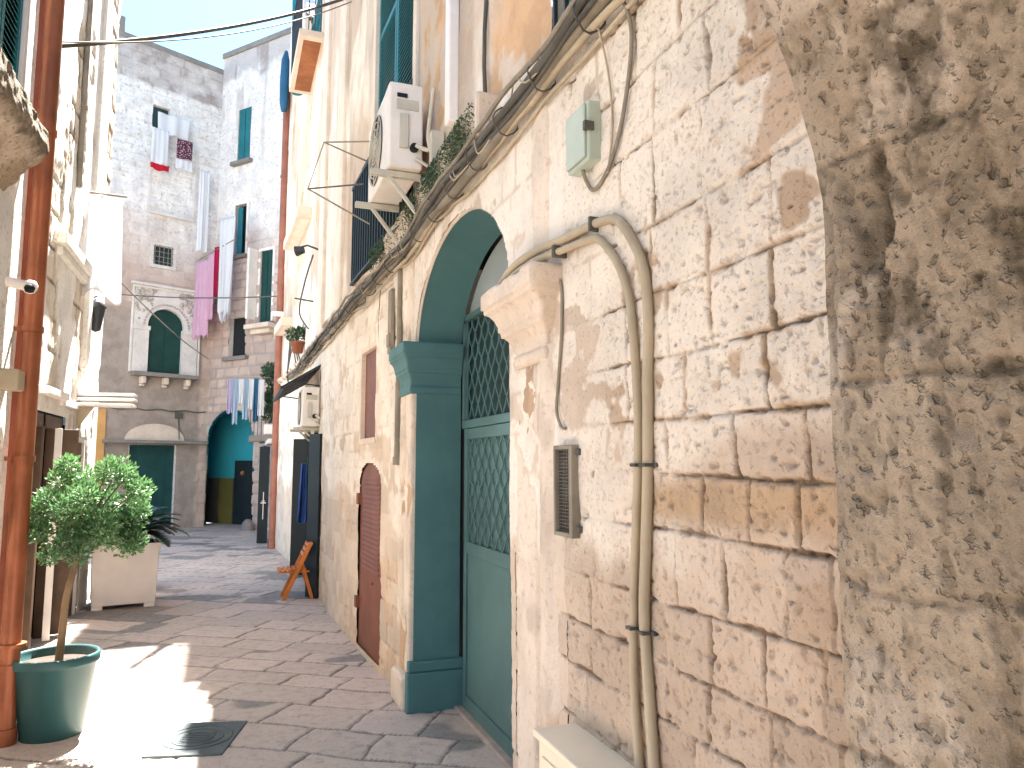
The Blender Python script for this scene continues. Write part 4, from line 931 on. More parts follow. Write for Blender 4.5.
# --- conduits bending down over the impost
def conduit(pts, r, label, mat='conduit'):
    root = empty('conduit', pts[-1], label, 'conduit', 'beige conduits bending down the near wall')
    b = MB(); b.tube(smooth_path(pts, 8), r, 12); b.build('pipe', mat, root); return root
c1 = conduit([FR(3.02, 2.33, .08), FR(2.84, 2.365, .10), FR(2.62, 2.375, .09), FR(2.43, 2.375, .05), FR(2.26, 2.365, .03), FR(2.17, 2.34, .03), FR(2.06, 2.24, .03), FR(1.99, 2.13, .03), FR(1.965, 2.02, .03), FR(1.945, 1.85, .03), FR(1.94, 1.66, .03), FR(1.965, 1.40, .03), FR(1.985, 1.18, .03), FR(1.99, .95, .03), FR(1.965, .72, .03), FR(1.96, .60, .03)], .0135, 'inner beige conduit pipe bending from above the impost down the stone wall')
c2 = conduit([FR(3.04, 2.365, .085), FR(2.84, 2.40, .10), FR(2.62, 2.412, .09), FR(2.43, 2.415, .05), FR(2.2, 2.405, .03), FR(2.05, 2.37, .03), FR(1.95, 2.27, .03), FR(1.89, 2.17, .03), FR(1.87, 2.03, .03), FR(1.88, 1.85, .03), FR(1.89, 1.59, .03), FR(1.91, 1.36, .03), FR(1.925, 1.18, .03), FR(1.905, .95, .03), FR(1.885, .74, .03), FR(1.88, .60, .03)], .0158, 'outer thicker beige conduit pipe running down nearest the rough brown pier')
def clip(y, z, w_, par):
    b = MB(); b.fbox(FR, y - w_, y + w_, z - .005, z + .005, .0, .051); b.fbox(FR, y - w_ - .012, y + w_ + .012, z - .006, z + .006, .0, .022); b.build('clip', 'cable_dark', par, bevel=.003)
for z, ya, yb in ((1.13, 1.987, 1.922), (1.60, 1.945, 1.89)): clip(ya, z, .016, c1); clip(yb, z, .019, c2)
b = MB(); b.fbox(FR, 2.455, 2.47, 2.355, 2.40, .02, .078); b.build('clip', 'cable_dark', c1, bevel=.003)
b = MB(); b.fbox(FR, 2.2, 2.215, 2.38, 2.43, .0, .053); b.build('clip', 'cable_dark', c2, bevel=.003)
# --- thin bell wire between impost and vent
b = MB(); b.tube(smooth_path([FR(2.6, 2.33, .05), FR(2.50, 2.28, .03), FR(2.49, 2.1, .03), FR(2.53, 1.9, .028), FR(2.54, 1.8, .03), FR(2.5, 1.74, .03), FR(2.46, 1.73, .03)], 6), .006, 6)
obj1(b, 'wire', 'cable', 'thin grey wire hanging beside the impost and ending in a small hook', 'wire', (1.1, 2.5, 1.74))
# --- electric box with cable
EB = empty('electric_box', (1.1, 2.25, 2.64), 'pale grey-green electrical junction box high on the wall under the cables', 'electrical box')
b = MB(); b.fbox(FR, 2.18, 2.35, 2.62, 2.83, .01, .065); b.build('box', 'grey_box', EB, bevel=.008)
b = MB(); b.fbox(FR, 2.19, 2.34, 2.63, 2.82, .065, .077); b.build('cover', 'grey_box', EB, bevel=.008)
b = MB(); b.fbox(FR, 2.173, 2.19, 2.72, 2.75, .045, .08); b.build('latch', 'cable_dark', EB)
b = MB(); b.tube(smooth_path([FR(2.28, 2.63, .04), FR(2.27, 2.58, .03), FR(2.22, 2.53, .025), FR(2.12, 2.56, .025), FR(2.03, 2.66, .025), FR(1.965, 2.82, .025), FR(1.94, 2.95, .03), FR(1.96, 3.05, .05), FR(2.03, 3.1, .07)], 8), .007, 7)
obj1(b, 'loop_cable', 'cable', 'grey cable looping down from the bundle round to the junction box', 'cable', (1.1, 2.1, 2.8))
b = MB(); b.tube(smooth_path([FR(2.12, 3.08, .06), FR(2.10, 2.9, .03), FR(2.08, 2.7, .025), FR(2.12, 2.55, .025)], 6), .004, 6)
obj1(b, 'wire', 'conduit', 'very thin beige wire hanging just right of the junction box', 'wire', (1.1, 2.24, 2.7))
# --- vent grille
VG = empty('vent_grille', (1.1, 2.45, 1.34), 'small rusty ventilation grille in a grey frame low on the plaster wall', 'vent')
b = MB()
for a in ((2.37, 2.395, 1.35, 1.67), (2.515, 2.53, 1.35, 1.67), (2.395, 2.515, 1.655, 1.67), (2.395, 2.515, 1.35, 1.365)): b.fbox(FR, *a, .01, .05)
b.build('frame', 'cable', VG, bevel=.003)
b = MB(); b.fbox(FR, 2.39, 2.52, 1.36, 1.66, .012, .02); b.build('backing', 'rust', VG)
b = MB()
for k in range(9): y = 2.402 + k * .0135; b.fbox(FR, y, y + .003, 1.365, 1.655, .030, .034)
for k in range(24): z = 1.37 + k * .0122; b.fbox(FR, 2.395, 2.515, z, z + .003, .034, .037)
b.build('mesh', 'cable_dark', VG)
for z in (1.645, 1.38): b = MB(); b.fbox(FR, 2.35, 2.372, z - .012, z + .012, .01, .035); b.build('lug', 'cable_dark', VG, bevel=.005)
# --- meter cabinet
MC = empty('meter_cabinet', (1.02, 2.4, 0), 'cream painted metal meter cabinet standing against the foot of the near wall', 'cabinet')
b = MB(); b.box(.975, 1.13, 1.90, 2.42, 0, .70); b.build('body', 'cream', MC, bevel=.006)
b = MB(); b.box(.96, 1.13, 1.88, 2.44, .70, .725); b.build('lid', 'cream', MC, bevel=.006)
b = MB(); b.box(.967, .975, 1.94, 2.38, .05, .655); b.build('door', 'cream', MC, bevel=.004)
# --- air conditioner units
def ac_unit(y0, y1, z0, z1, xo, xi, label, br=True, fan=True):
    root = empty('air_conditioner', ((xo + xi) / 2, y0, z0), label, 'air conditioner', 'air conditioner units on the right facade')
    b = MB(); b.box(xo, xi, y0, y1, z0, z1); b.build('casing', 'ac_white', root, bevel=.015, seg=3)
    if fan:
        cy, cz, r = y0 + (y1 - y0) * .58, (z0 + z1) / 2, (z1 - z0) * .42
        b = MB()
        for k in range(5): rr = r * (k + 1) / 5; b.tube([(xo - .012, cy + rr * math.cos(a), cz + rr * math.sin(a)) for a in np.linspace(0, 2 * math.pi, 28)], .004, 5, cap=False)
        for k in range(8): a = k * math.pi / 4; b.tube([(xo - .014, cy, cz), (xo - .014, cy + r * math.cos(a), cz + r * math.sin(a))], .004, 5)
        b.build('fan_guard', 'ac_grey', root)
        b = MB(); b.prism([(xo - .004, cy + r * math.cos(a), cz + r * math.sin(a)) for a in np.linspace(0, 2 * math.pi, 28)[:-1]], (.003, 0, 0)); b.build('fan', 'dark', root)
    # end panel details
    w_ = xi - xo; b = MB(); b.box(xo + .22 * w_, xo + .52 * w_, y0 - .008, y0, z1 - .10, z1 - .075); b.build('handle', 'dark', root)
    b = MB(); b.box(xo + .30 * w_, xo + .55 * w_, y0 - .02, y0, z0 + .22 * (z1 - z0), z0 + .62 * (z1 - z0)); b.box(xo + .2 * w_, xo + .85 * w_, y0 - .006, y0 + .0, z0 + .68 * (z1 - z0), z0 + .80 * (z1 - z0)); b.build('service_cover', 'ac_grey', root, bevel=.006)
    b = MB(); b.tube([(xi - .06, y0 - .03, z0 + .13), (xi - .06, y0 + .01, z0 + .13)], .028, 12); b.build('valve', 'dark', root)
    b = MB()
    for y in (y0 + .06, y1 - .1):
        b = MB(); b.box(xo - .10, 1.13, y, y + .04, z0 - .045, z0 - .005); b.box(1.04, 1.075, y, y + .04, z0 - .32, z0 - .005)
        b.bar((xo + .02, y + .02, z0 - .04), (1.05, y + .02, z0 - .30), .025); b.build('bracket', 'ac_grey', root, bevel=.004)
    b = MB(); b.tube(smooth_path([(xi - .05, y0 - .03, z0 + .14), (xi + .02, y0 - .09, z0 + .1), (1.05, y0 - .1, z0 + .2), (1.08, y0 - .1, z0 + .5)], 6), .014, 8); b.tube(smooth_path([(xi - .05, y0 - .02, z0 + .06), (xi + .03, y0 - .08, z0 - .02), (1.07, y0 - .1, z0 - .08)], 6), .010, 8); b.build('hose', 'ac_grey', root)
    return root
ac_unit(4.52, 5.32, 3.47, 4.03, .82, 1.04, 'large white air conditioner on a bracket beside the teal shutters, nearest the viewer')
ac_unit(9.72, 10.45, 2.08, 2.58, .74, .95, 'small white air conditioner under the black striped awning, further down the alley', fan=True)
# white plastic duct and dark cable on the upper facade
b = MB(); b.fbox(FR, 3.96, 4.05, 3.55, 9.15, .012, .075); obj1(b, 'duct', 'white_metal', 'white plastic duct running up the peeling upper wall', 'duct', (1.1, 4.0, 3.55), bevel=.01)
b = MB(); b.tube(wallline(3.42, 3.43, 3.4, .03)[:1] + [FR(3.42, z, .03 + .006 * math.sin(z * 9)) for z in np.linspace(3.4, 9, 30)], .011, 6)
obj1(b, 'wire', 'cable_dark', 'dark cable running up the upper wall between the duct and the barred window', 'wire', (1.1, 3.42, 3.4))
b = MB(); b.fbox(FR, 4.25, 4.31, 3.36, 3.62, .02, .10); b.fbox(FR, 4.12, 4.36, 3.36, 3.42, .02, .06); 
obj1(b, 'bracket', 'ac_grey', 'small grey steel wall bracket at the foot of the white duct', 'bracket', (1.1, 4.25, 3.36), bevel=.004)
# --- drying rack
DR = empty('drying_rack', (.95, 6.9, 4.2), 'thin white wire clothes drying rack jutting out beside the air conditioner', 'drying rack')
b = MB(); q = [(1.05, 6.55, 4.30), (.62, 6.6, 4.46), (.50, 6.7, 4.05), (1.05, 6.55, 4.12)]
b.tube([q[0], q[1], q[2], q[3]], .009, 6); b.tube([(.62, 6.6, 4.46), (1.03, 6.0, 4.28)], .007, 6); b.tube([(.50, 6.7, 4.05), (1.03, 6.2, 3.6)], .007, 6); b.build('frame', 'cable', DR)
# --- striped black awning
AW = empty('awning', (.95, 10.0, 2.8), 'small black slatted awning above the lower air conditioner', 'awning')
b = MB()
for k in range(8):
    t = k / 8; xa = .97 - .46 * t; xb = xa - .05; za = 2.86 - .28 * t; zb = za - .03
    b.hexa([(xa, 9.8, za - .015), (xb, 9.8, zb - .015), (xb, 11.9, zb - .015), (xa, 11.9, za - .015), (xa, 9.8, za), (xb, 9.8, zb), (xb, 11.9, zb), (xa, 11.9, za)])
b.build('slats', 'dark', AW)
b = MB()
for y in (9.78, 11.9): b.bar((.98, y, 2.88), (.49, y, 2.57), .03); b.bar((.97, y, 2.88), (.97, y, 2.6), .03); b.bar((.97, y, 2.6), (.60, y, 2.64), .016)
b.bar((.49, 9.78, 2.57), (.49, 11.9, 2.57), .04); b.build('frame', 'dark_metal', AW)
# --- bags and cloths hanging in the shop door
def rag(name, mat, c, w_, hgt, label, cat, ax=(1, 0, 0), group=None, folds=3, amp=.03, taper=0, seed=0, wave=.02, thick=.004):
    ax = Vector(ax).normalized(); nrm = ax.cross(Vector((0, 0, 1))); c = Vector(c); nu, nv_ = 28, 30; vs = []; fs = []
    for side in (1, -1):
        for j in range(nv_ + 1):
            t = j / nv_
            for i in range(nu + 1):
                u = i / nu - .5; ww = w_ * (1 - taper * t)
                f = amp * math.sin(u * folds * 6.283 + seed + t * 1.2) * (.25 + t * .9) + amp * .4 * math.sin(u * folds * 15 + seed * 2)
                zb = wave * math.sin(u * folds * 5 + seed) * t
                vs.append(c + ax * (u * ww) + nrm * (f + side * thick / 2) + Vector((0, 0, -t * hgt + zb)))
    N = (nu + 1) * (nv_ + 1)
    for s_ in (0, 1):
        for j in range(nv_):
            for i in range(nu):
                a = s_ * N + j * (nu + 1) + i; f = (a, a + 1, a + nu + 2, a + nu + 1); fs.append(f if s_ else f[::-1])
    rim = [(0, i) for i in range(nu + 1)] + [(j, nu) for j in range(1, nv_ + 1)] + [(nv_, i) for i in range(nu - 1, -1, -1)] + [(j, 0) for j in range(nv_ - 1, 0, -1)]
    for (a, b_) in zip(rim, rim[1:] + rim[:1]):
        p = a[0] * (nu + 1) + a[1]; q = b_[0] * (nu + 1) + b_[1]; fs.append((p, q, q + N, p + N))
    b = MB(); b.add(vs, fs, True)
    return tag(b.build(name, mat, loc=tuple(c)), label, cat, group)
rag('cloth', 'blue_bag', (.88, 10.6, 1.62), .14, .8, 'dark blue cloth hanging in the black shop doorway', 'cloth', taper=-.5, folds=2)
rag('cloth', 'green_bag', (.90, 10.05, 1.70), .10, .75, 'bright green cloth hanging in the shop doorway beside the blue one', 'cloth', taper=.3, folds=1.5)
# --- folding chair
CH = empty('folding_chair', (.72, 9.6, 0), 'small orange wooden folding chair standing on the paving outside the black shop door', 'chair')
for s_ in (0, 1):
    y = 9.42 + s_ * .34
    b = MB(); b.bar((.56, y, .0), (.87, y, .68), .045, .022, (0, 1, 0)); b.build('leg', 'wood', CH, bevel=.005)
    b = MB(); b.bar((.90, y + .03 - .06 * s_, 0), (.76, y + .03 - .06 * s_, .46), .04, .022, (0, 1, 0)); b.build('leg', 'wood', CH, bevel=.005)
b = MB()
for k in range(6): x = .50 + k * .055; b.box(x, x + .042, 9.41, 9.77, .345 + .003 * k, .362 + .003 * k)
b.box(.50, .86, 9.44, 9.46, .325, .345); b.box(.50, .86, 9.72, 9.74, .325, .345); b.build('seat', 'wood', CH, bevel=.004)
b = MB()
for k in range(3):
    t = .78 + k * .08; b.obox((.56 + .31 * t - .02, 9.59, .68 * t + .01), (0, 1, 0), (.31, 0, .68), (.68, 0, -.31), .17, .022, .008)
b.build('backrest', 'wood', CH, bevel=.004)
# --- manhole cover
MH = empty('manhole_cover', (-.2, 5.0, .01), 'square grey metal inspection cover set in the paving at the edge of the sunlit patch', 'manhole cover')
b = MB(); ax = Vector((math.cos(-.26), math.sin(-.26), 0)); ay = Vector((-ax.y, ax.x, 0)); b.obox((-.16, 4.93, .008), ax, ay, (0, 0, 1), .215, .27, .010); b.build('plate', 'cover', MH, bevel=.004)
b = MB()
for r_ in (.09, .14, .19): b.tube([Vector((-.16, 4.93, .018)) + ax * (r_ * math.cos(a)) + ay * (r_ * math.sin(a)) for a in np.linspace(0, 2 * math.pi, 40)], .005, 5, cap=False)
for k in range(-3, 4): b.bar(Vector((-.16, 4.93, .018)) + ay * (k * .028) - ax * .09, Vector((-.16, 4.93, .018)) + ay * (k * .028) + ax * .09, .006)
b.build('relief', 'cover', MH)
# --- guard stone by the teal archway
b = MB(); b.lathe(tuple(map(float, F2(1.95, 0, .25))), [(.15, 0), (.15, .10), (.12, .20), (.06, .27), (0, .28)], 20)
obj1(b, 'guard_stone', 'grey_slab', 'rounded pale guard stone at the foot of the teal archway', 'guard stone', tuple(map(float, F2(1.95, 0, .25))))

# --- leaves
def leaves(name, centers, mat, parent, n, sz, seed=1, aspect=.45):
    rg = random.Random(seed); vs = []; fs = []; G = []
    for _ in range(n):
        c, rad, out = rg.choice(centers); c = Vector(c)
        dvec = Vector((rg.gauss(0, 1), rg.gauss(0, 1), rg.gauss(0, 1))).normalized(); p = c + dvec * rad * (rg.random() ** .45)
        up_ = (dvec * .9 + Vector((0, 0, .55)) + Vector((rg.uniform(-.6, .6), rg.uniform(-.6, .6), rg.uniform(-.5, .5)))).normalized()
        sd_ = up_.cross(Vector((rg.uniform(-1, 1), rg.uniform(-1, 1), rg.uniform(-1, 1)))).normalized(); nn = up_.cross(sd_)
        L_ = sz * rg.uniform(.65, 1.25); w_ = L_ * aspect * .5; k = len(vs)
        vs += [p, p + up_ * L_ * .45 + sd_ * w_ + nn * L_ * .07, p + up_ * L_ - nn * L_ * .1, p + up_ * L_ * .45 - sd_ * w_ + nn * L_ * .07, p + up_ * L_ * .5]
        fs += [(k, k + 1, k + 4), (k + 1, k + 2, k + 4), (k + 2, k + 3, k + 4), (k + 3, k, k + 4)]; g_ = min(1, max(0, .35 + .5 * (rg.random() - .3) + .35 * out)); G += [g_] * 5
    me = bpy.data.meshes.new(name); me.from_pydata([tuple(v) for v in vs], [], fs)
    at = me.color_attributes.new('mask', 'FLOAT_COLOR', 'POINT'); at.data.foreach_set('color', np.array([[0, q, 0, 0] for q in G], dtype=np.float32).ravel())
    return link(name, me, mat, parent)
PT = empty('potted_tree', (-.94, 5.3, 0), 'small leafy tree with thin leaning trunk in a round dark green pot', 'potted tree')
pc = (-.985, 5.32, 0)
b = MB(); b.lathe(pc, [(0, .0), (.160, .0), (.168, .01), (.222, .415), (.236, .42), (.240, .43), (.240, .465), (.234, .475), (.224, .475), (.218, .46), (.205, .40), (0, .40)], 56); b.build('pot', 'pot_green', PT)
b = MB(); b.lathe(pc, [(0, .43), (.12, .428), (.214, .42)], 40); b.build('soil', 'soil', PT)
tp = smooth_path([(-.965, 5.3, .40), (-.955, 5.3, .60), (-.945, 5.3, .80), (-.91, 5.3, .98), (-.89, 5.3, 1.12)], 6)
b = MB(); b.tube(tp, list(np.linspace(.024, .016, len(tp))), 10)
rg = random.Random(12); cents = []
for k in range(30):
    a = rg.uniform(0, 6.28); rr = rg.uniform(.06, .27); zc = rg.uniform(1.08, 1.56); kk = 1 - ((zc - 1.30) / .36) ** 2; rr *= max(.35, kk) ** .5 * 1.15
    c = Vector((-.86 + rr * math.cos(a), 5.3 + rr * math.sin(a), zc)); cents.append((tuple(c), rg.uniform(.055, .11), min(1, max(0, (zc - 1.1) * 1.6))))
cents += [((-1.12, 5.28, 1.34), .07, .6), ((-1.10, 5.25, 1.2), .06, .4), ((-.60, 5.3, 1.36), .08, .8), ((-.56, 5.25, 1.45), .07, .9), ((-.62, 5.3, 1.22), .07, .5), ((-.98, 5.3, 1.60), .06, 1), ((-1.02, 5.3, 1.52), .06, .8), ((-.66, 5.3, 1.52), .07, 1), ((-.75, 5.25, 1.57), .07, .9), ((-.58, 5.28, 1.12), .06, .2), ((-1.05, 5.3, 1.05), .05, .3), ((-.85, 5.3, 1.50), .09, .9), ((-.9, 5.2, 1.3), .1, .6), ((-.75, 5.15, 1.25), .09, .5), ((-.85, 5.1, 1.42), .09, .7)]
for c, r_, o in cents: b.tube(smooth_path([tp[-2], Vector(tp[-1]).lerp(Vector(c), .5) + Vector((0, 0, .03)), c], 3), [.010, .009, .008, .006, .005, .004, .003][:7], 5)
b.build('trunk', 'bark', PT)
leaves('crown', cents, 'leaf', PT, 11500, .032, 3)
# --- planters
def planter(cx, cy, w_, h_, label, rot=0):
    root = empty('planter', (cx, cy, 0), label, 'planter', 'square white planters on the left')
    b = MB(); hw, hb = w_ / 2, w_ / 2 - .02; v = []
    for z, q in ((.05, hb), (h_, hw)): v += [(cx - q, cy - q, z), (cx + q, cy - q, z), (cx + q, cy + q, z), (cx - q, cy + q, z)]
    b.hexa(v)
    for sx in (-1, 1):
        for sy in (-1, 1): b.box(cx + sx * (hb - .06) - .055, cx + sx * (hb - .06) + .055, cy + sy * (hb - .06) - .055, cy + sy * (hb - .06) + .055, 0, .055)
    b.build('box', 'planter_white', root, bevel=.012, seg=3)
    b = MB()
    for a in ((cx - hw - .012, cx + hw + .012, cy - hw - .012, cy - hw + .03), (cx - hw - .012, cx + hw + .012, cy + hw - .03, cy + hw + .012), (cx - hw - .012, cx - hw + .03, cy - hw + .03, cy + hw - .03), (cx + hw - .03, cx + hw + .012, cy - hw + .03, cy + hw - .03)): b.box(*a, h_ - .03, h_ + .02)
    b.build('rim', 'planter_white', root, bevel=.006)
    b = MB(); b.box(cx - hw + .03, cx + hw - .03, cy - hw + .03, cy + hw - .03, h_ - .02, h_ + .006); b.build('soil', 'soil', root)
    return root
P1 = planter(-1.19, 9.85, .68, .70, 'square white planter holding a cycad palm, standing at the left of the alley')
P1.rotation_euler.z = .17
P2 = planter(-1.32, 11.0, .62, .74, 'second white planter with red flowers half hidden behind the first')
def frond(b, base, dirv, L_, droop, nleaf=22, lw=.16):
    pts = []; p = Vector(base); d = Vector(dirv).normalized()
    for i in range(12): pts.append(p.copy()); p = p + d * L_ / 12; d = (d + Vector((0, 0, -droop / 12))).normalized()
    b.tube(pts, list(np.linspace(.008, .003, 12)), 5); 
    for i in range(nleaf):
        t = .12 + .86 * i / nleaf; q = t * 11; k = int(q); P = pts[k].lerp(pts[min(k + 1, 11)], q - k); tg = (pts[min(k + 1, 11)] - pts[k]).normalized(); sd_ = tg.cross(Vector((0, 0, 1))).normalized()
        ll = lw * math.sin(math.pi * min(1, t * .9 + .12)) + .03
        for s_ in (-1, 1):
            tip = P + (sd_ * s_ * .85 + tg * .55 + Vector((0, 0, .18))).normalized() * ll; w_ = tg * .013
            b.add([P - w_, P + w_, tip], [(0, 1, 2)])
PM = empty('cycad', (-1.15, 9.85, .7), 'dark green cycad with arching feathery fronds growing in the white planter', 'plant')
b = MB(); rg = random.Random(9)
for k in range(44):
    a = k * 2.4; el = rg.uniform(.25, 1.2); frond(b, (-1.13 + .04 * math.cos(a), 9.75 + .04 * math.sin(a), .80), (math.cos(a) * math.cos(el), math.sin(a) * math.cos(el), math.sin(el)), rg.uniform(.5, .7), 1.4, 30, .15)
o = b.build('fronds', 'leaf_dark', PM, fixn=False)
b = MB(); b.lathe((-1.15, 9.85, .68), [(.06, 0), (.065, .06), (.05, .13), (0, .15)], 14); b.build('stem', 'bark', PM)
FLW = empty('flowers', (-1.4, 11.0, .74), 'low clump of small red flowers in the rear white planter', 'flowers')
cf = [((-1.32 + rg.uniform(-.25, .25), 11.0 + rg.uniform(-.25, .25), .82 + rg.uniform(0, .08)), .07, .5) for _ in range(12)]
leaves('foliage', cf, 'leaf', FLW, 600, .05, 5)
b = MB()
for k in range(22): b.lathe((-1.32 + rg.uniform(-.28, .28), 11.0 + rg.uniform(-.28, .28), .9 + rg.uniform(0, .05)), [(0, -.02), (.025, 0), (.02, .015), (0, .02)], 8)
b.build('blossom', 'cloth_red', FLW)

# --- downpipes
def downpipe(x, y, r, z1, mat, label, cat='downpipe', bands=(1.2, 3.2, 5.2, 7.2), jog=None, par=None):
    root = empty('downpipe', (x, y, 0), label, cat)
    b = MB(); b.tube([(x, y, .05), (x, y, z1)], r, 20); b.tube([(x, y, .0), (x, y, .10)], r * 1.2, 20); b.build('pipe', mat, root)
    for z in bands:
        if z < z1: b = MB(); b.tube([(x, y, z), (x, y, z + .035)], r * 1.16, 20); b.box(x - r * 1.9, x, y - .012, y + .012, z + .005, z + .03) if x < 0 else b.box(x, x + r * 1.9, y - .012, y + .012, z + .005, z + .03); b.build('pipe_bracket', mat, root)
    return root
dp = downpipe(-1.20, 5.22, .053, 8.4, 'copper_pipe', 'thick copper-coloured downpipe on the near left corner beside the potted tree', bands=(.42, 1.62, 2.4, 3.65, 5.6))
b = MB(); b.tube([(-1.19, 5.22, .55), (-1.19, 5.22, .57)], .072, 20); b.build('pipe_bracket', 'copper_pipe', dp)
b = MB(); b.tube([(-1.30, 5.30, .1), (-1.30, 5.30, 8.3)], .03, 12); obj1(b, 'thin_pipe', 'old_pipe', 'thinner brown pipe tucked behind the copper downpipe on the left', 'pipe', (-1.3, 5.3, .1))
b = MB(); b.tube([(-1.56, 8.1, 4.3), (-1.56, 8.1, 9.5)], .028, 10); b.tube([(-1.56, 8.1, 5.1), (-1.56, 8.1, 5.13)], .04, 10); obj1(b, 'thin_pipe', 'cable', 'slim grey pipe high on the white plaster wall behind the copper downpipe', 'pipe', (-1.56, 8.1, 4.3))
b = MB(); b.box(-1.33, -1.215, 5.05, 5.16, 1.92, 2.02); b.tube([(-1.27, 5.12, 1.99), (-1.27, 5.12, 2.0)], .05, 10)
b = MB(); b.box(-1.31, -1.20, 4.98, 5.14, 2.03, 2.15); obj1(b, 'junction_cover', 'conduit', 'beige cover box fixed beside the copper downpipe at head height', 'box', (-1.28, 5.05, 1.98), bevel=.012)
SCM = empty('security_camera', (-1.3, 5.0, 2.6), 'small white security camera with dark lens beside the copper downpipe', 'security camera')
b = MB(); b.tube([(-1.32, 4.98, 2.66), (-1.21, 5.02, 2.645)], .030, 14); b.build('arm', 'white_metal', SCM)
b = MB(); b.lathe((-1.185, 5.03, 2.64), [(0, -.042), (.025, -.034), (.040, -.012), (.042, .012), (.03, .034), (0, .042)], 18); b.build('dome', 'white_metal', SCM)
b = MB(); b.lathe((-1.180, 5.005, 2.628), [(0, -.030), (.022, -.022), (.030, 0), (.02, .02), (0, .024)], 14); b.build('lens', 'dark', SCM)
downpipe(.70, 15.4, .085, 9.3, 'old_pipe', 'tall reddish brown downpipe at the bend of the alley beside the low balcony', bands=(1.0, 3.2, 5.2, 7.4))
b = MB(); b.box(.52, .90, 15.28, 15.31, 4.52, 4.62); obj1(b, 'pipe_clamp', 'white_metal', 'white clamp wrapped round the reddish brown downpipe', 'clamp', (.7, 15.3, 4.5), bevel=.01)
b = MB(); b.tube([(.62, 15.2, 8.7), (.61, 15.15, 8.85), (.61, 15.15, 9.3), (.62, 15.2, 9.8), (.63, 15.2, 10.0)], [.05, .08, .09, .08, .03], 12); obj1(b, 'folded_parasol', 'cloth_deep', 'rolled blue cloth hanging upright on the far corner under the rust-coloured balcony', 'parasol', (.62, 15.2, 8.6))
b = MB(); b.tube([(.76, 13.3, 8.2), (.70, 13.3, 9.4), (.66, 13.3, 11.6)], [.10, .07, .05], 10); obj1(b, 'rolled_blind', 'teal_shutter', 'teal rolled blind standing beside the rust-coloured balcony against the sky', 'blind', (.74, 13.3, 8.2))
# wall lamps
WL = empty('wall_lamp', (.85, 12.0, 5.1), 'small black spotlight on an arm under the tan balcony', 'lamp')
b = MB(); b.tube([FR(10.5, 4.58, 0), FR(10.6, 4.66, .16), FR(10.7, 4.66, .22)], .014, 8); b.build('arm', 'dark_metal', WL)
b = MB(); b.tube([FR(10.7, 4.62, .20), FR(10.75, 4.60, .30)], [.05, .075], 14); b.build('lamp_head', 'dark_metal', WL)
# hanging pot plant on the right facade
HP = empty('flower_pot', (.9, 11.8, 3.4), 'terracotta flower pot with a small green plant on the ledge above the awning', 'pot plant')
b = MB(); b.lathe(FR(12.2, 3.36, .12), [(0, 0), (.075, 0), (.10, .15), (.115, .15), (.115, .18), (0, .18)], 18); b.build('pot', 'terracotta', HP)
leaves('foliage', [(tuple(map(float, FR(12.2 + rg.uniform(-.12, .12), 3.63 + rg.uniform(-.05, .1), .12 + rg.uniform(-.06, .1)))), .08, .3) for _ in range(8)], 'leaf_dark', HP, 500, .06, 8)
# balcony bush
BP = empty('bush', (.8, 17.9, 2.26), 'dense dark green bush filling the low balcony beside the brown downpipe', 'bush')
leaves('foliage', [((.74 + rg.uniform(-.18, .2), 17.5 + rg.uniform(-.1, .2), 2.5 + rg.uniform(0, 1.25)), .15, .2) for _ in range(36)], 'leaf_dark', BP, 3200, .075, 11)
b = MB(); b.box(.52, 1.0, 17.35, 17.65, 2.26, 2.5); b.build('trough', 'planter_white', BP, bevel=.03)
b = MB(); b.box(.5, 1.02, 17.3, 17.7, 2.12, 2.26); b.build('shelf', 'grey_slab', BP, bevel=.02)

# --- laundry
def cloth_far(F, d, z, h, w_, hg, mat, label, cat='laundry', grp='laundry hung out at the alley end', **k):
    p = Vector(tuple(map(float, F(d, z, h)))); q = Vector(tuple(map(float, F(d + .1, z, h)))); return rag('hanging_cloth', mat, p, w_, hg, label, cat, (q - p), grp, **k)
cloth_far(F2, .28, 6.95, .55, .62, 2.05, 'cloth_pink', 'wide pink sheet hanging leftmost below the white-framed window', folds=4, amp=.03, seed=1, wave=.05)
cloth_far(F2, .68, 7.05, .62, .22, 1.75, 'cloth_pink', 'narrow pale pink sheet between the wide pink sheet and the magenta towel', folds=2, amp=.03, seed=2)
cloth_far(F2, .86, 7.2, .62, .14, 1.3, 'cloth_magenta', 'bright magenta towel hanging beside the pink sheets', folds=1.5, taper=.4)
cloth_far(F2, 1.28, 7.9, .66, .55, 2.6, 'cloth_white', 'long pale white sheet hanging right of the magenta towel', folds=3, amp=.05, seed=3, taper=.35, wave=.15)
LR = MB(); LR.tube([F2(.0, 7.0, .5), F2(1.6, 7.25, .72)], .012, 6); LR.tube([F2(.7, 7.3, 0), F2(.7, 7.1, .6)], .012, 6)
obj1(LR, 'laundry_pole', 'cable', 'thin dark pole carrying the pink and white sheets', 'pole', tuple(map(float, F2(.7, 7.1, .5))))
cols = ['cloth_lav', 'cloth_blue', 'cloth_white', 'cloth_blue', 'cloth_white', 'cloth_deep', 'cloth_white']
names = ['lilac garment at the left end of the low clothesline', 'pale blue shirt second from the left on the low clothesline', 'short white vest in the low clothesline over the teal arch', 'sky blue garment in the middle of the low clothesline', 'white shirt right of the middle of the low clothesline', 'dark blue garment near the right end of the low clothesline', 'white towel at the right end of the low clothesline by the bush']
for k in range(7):
    rag('garment', cols[k], (-.20 + k * .105, 17.3 - .02 * k, 3.46 + .02 * (k % 2)), .12, [.75, 1.0, .55, .9, .65, .95, .8][k], names[k], 'garment', (1, -.15, 0), 'laundry on the low clothesline', folds=1.6, amp=.02, seed=k, taper=.1 * (k % 3) - .05, wave=.015)
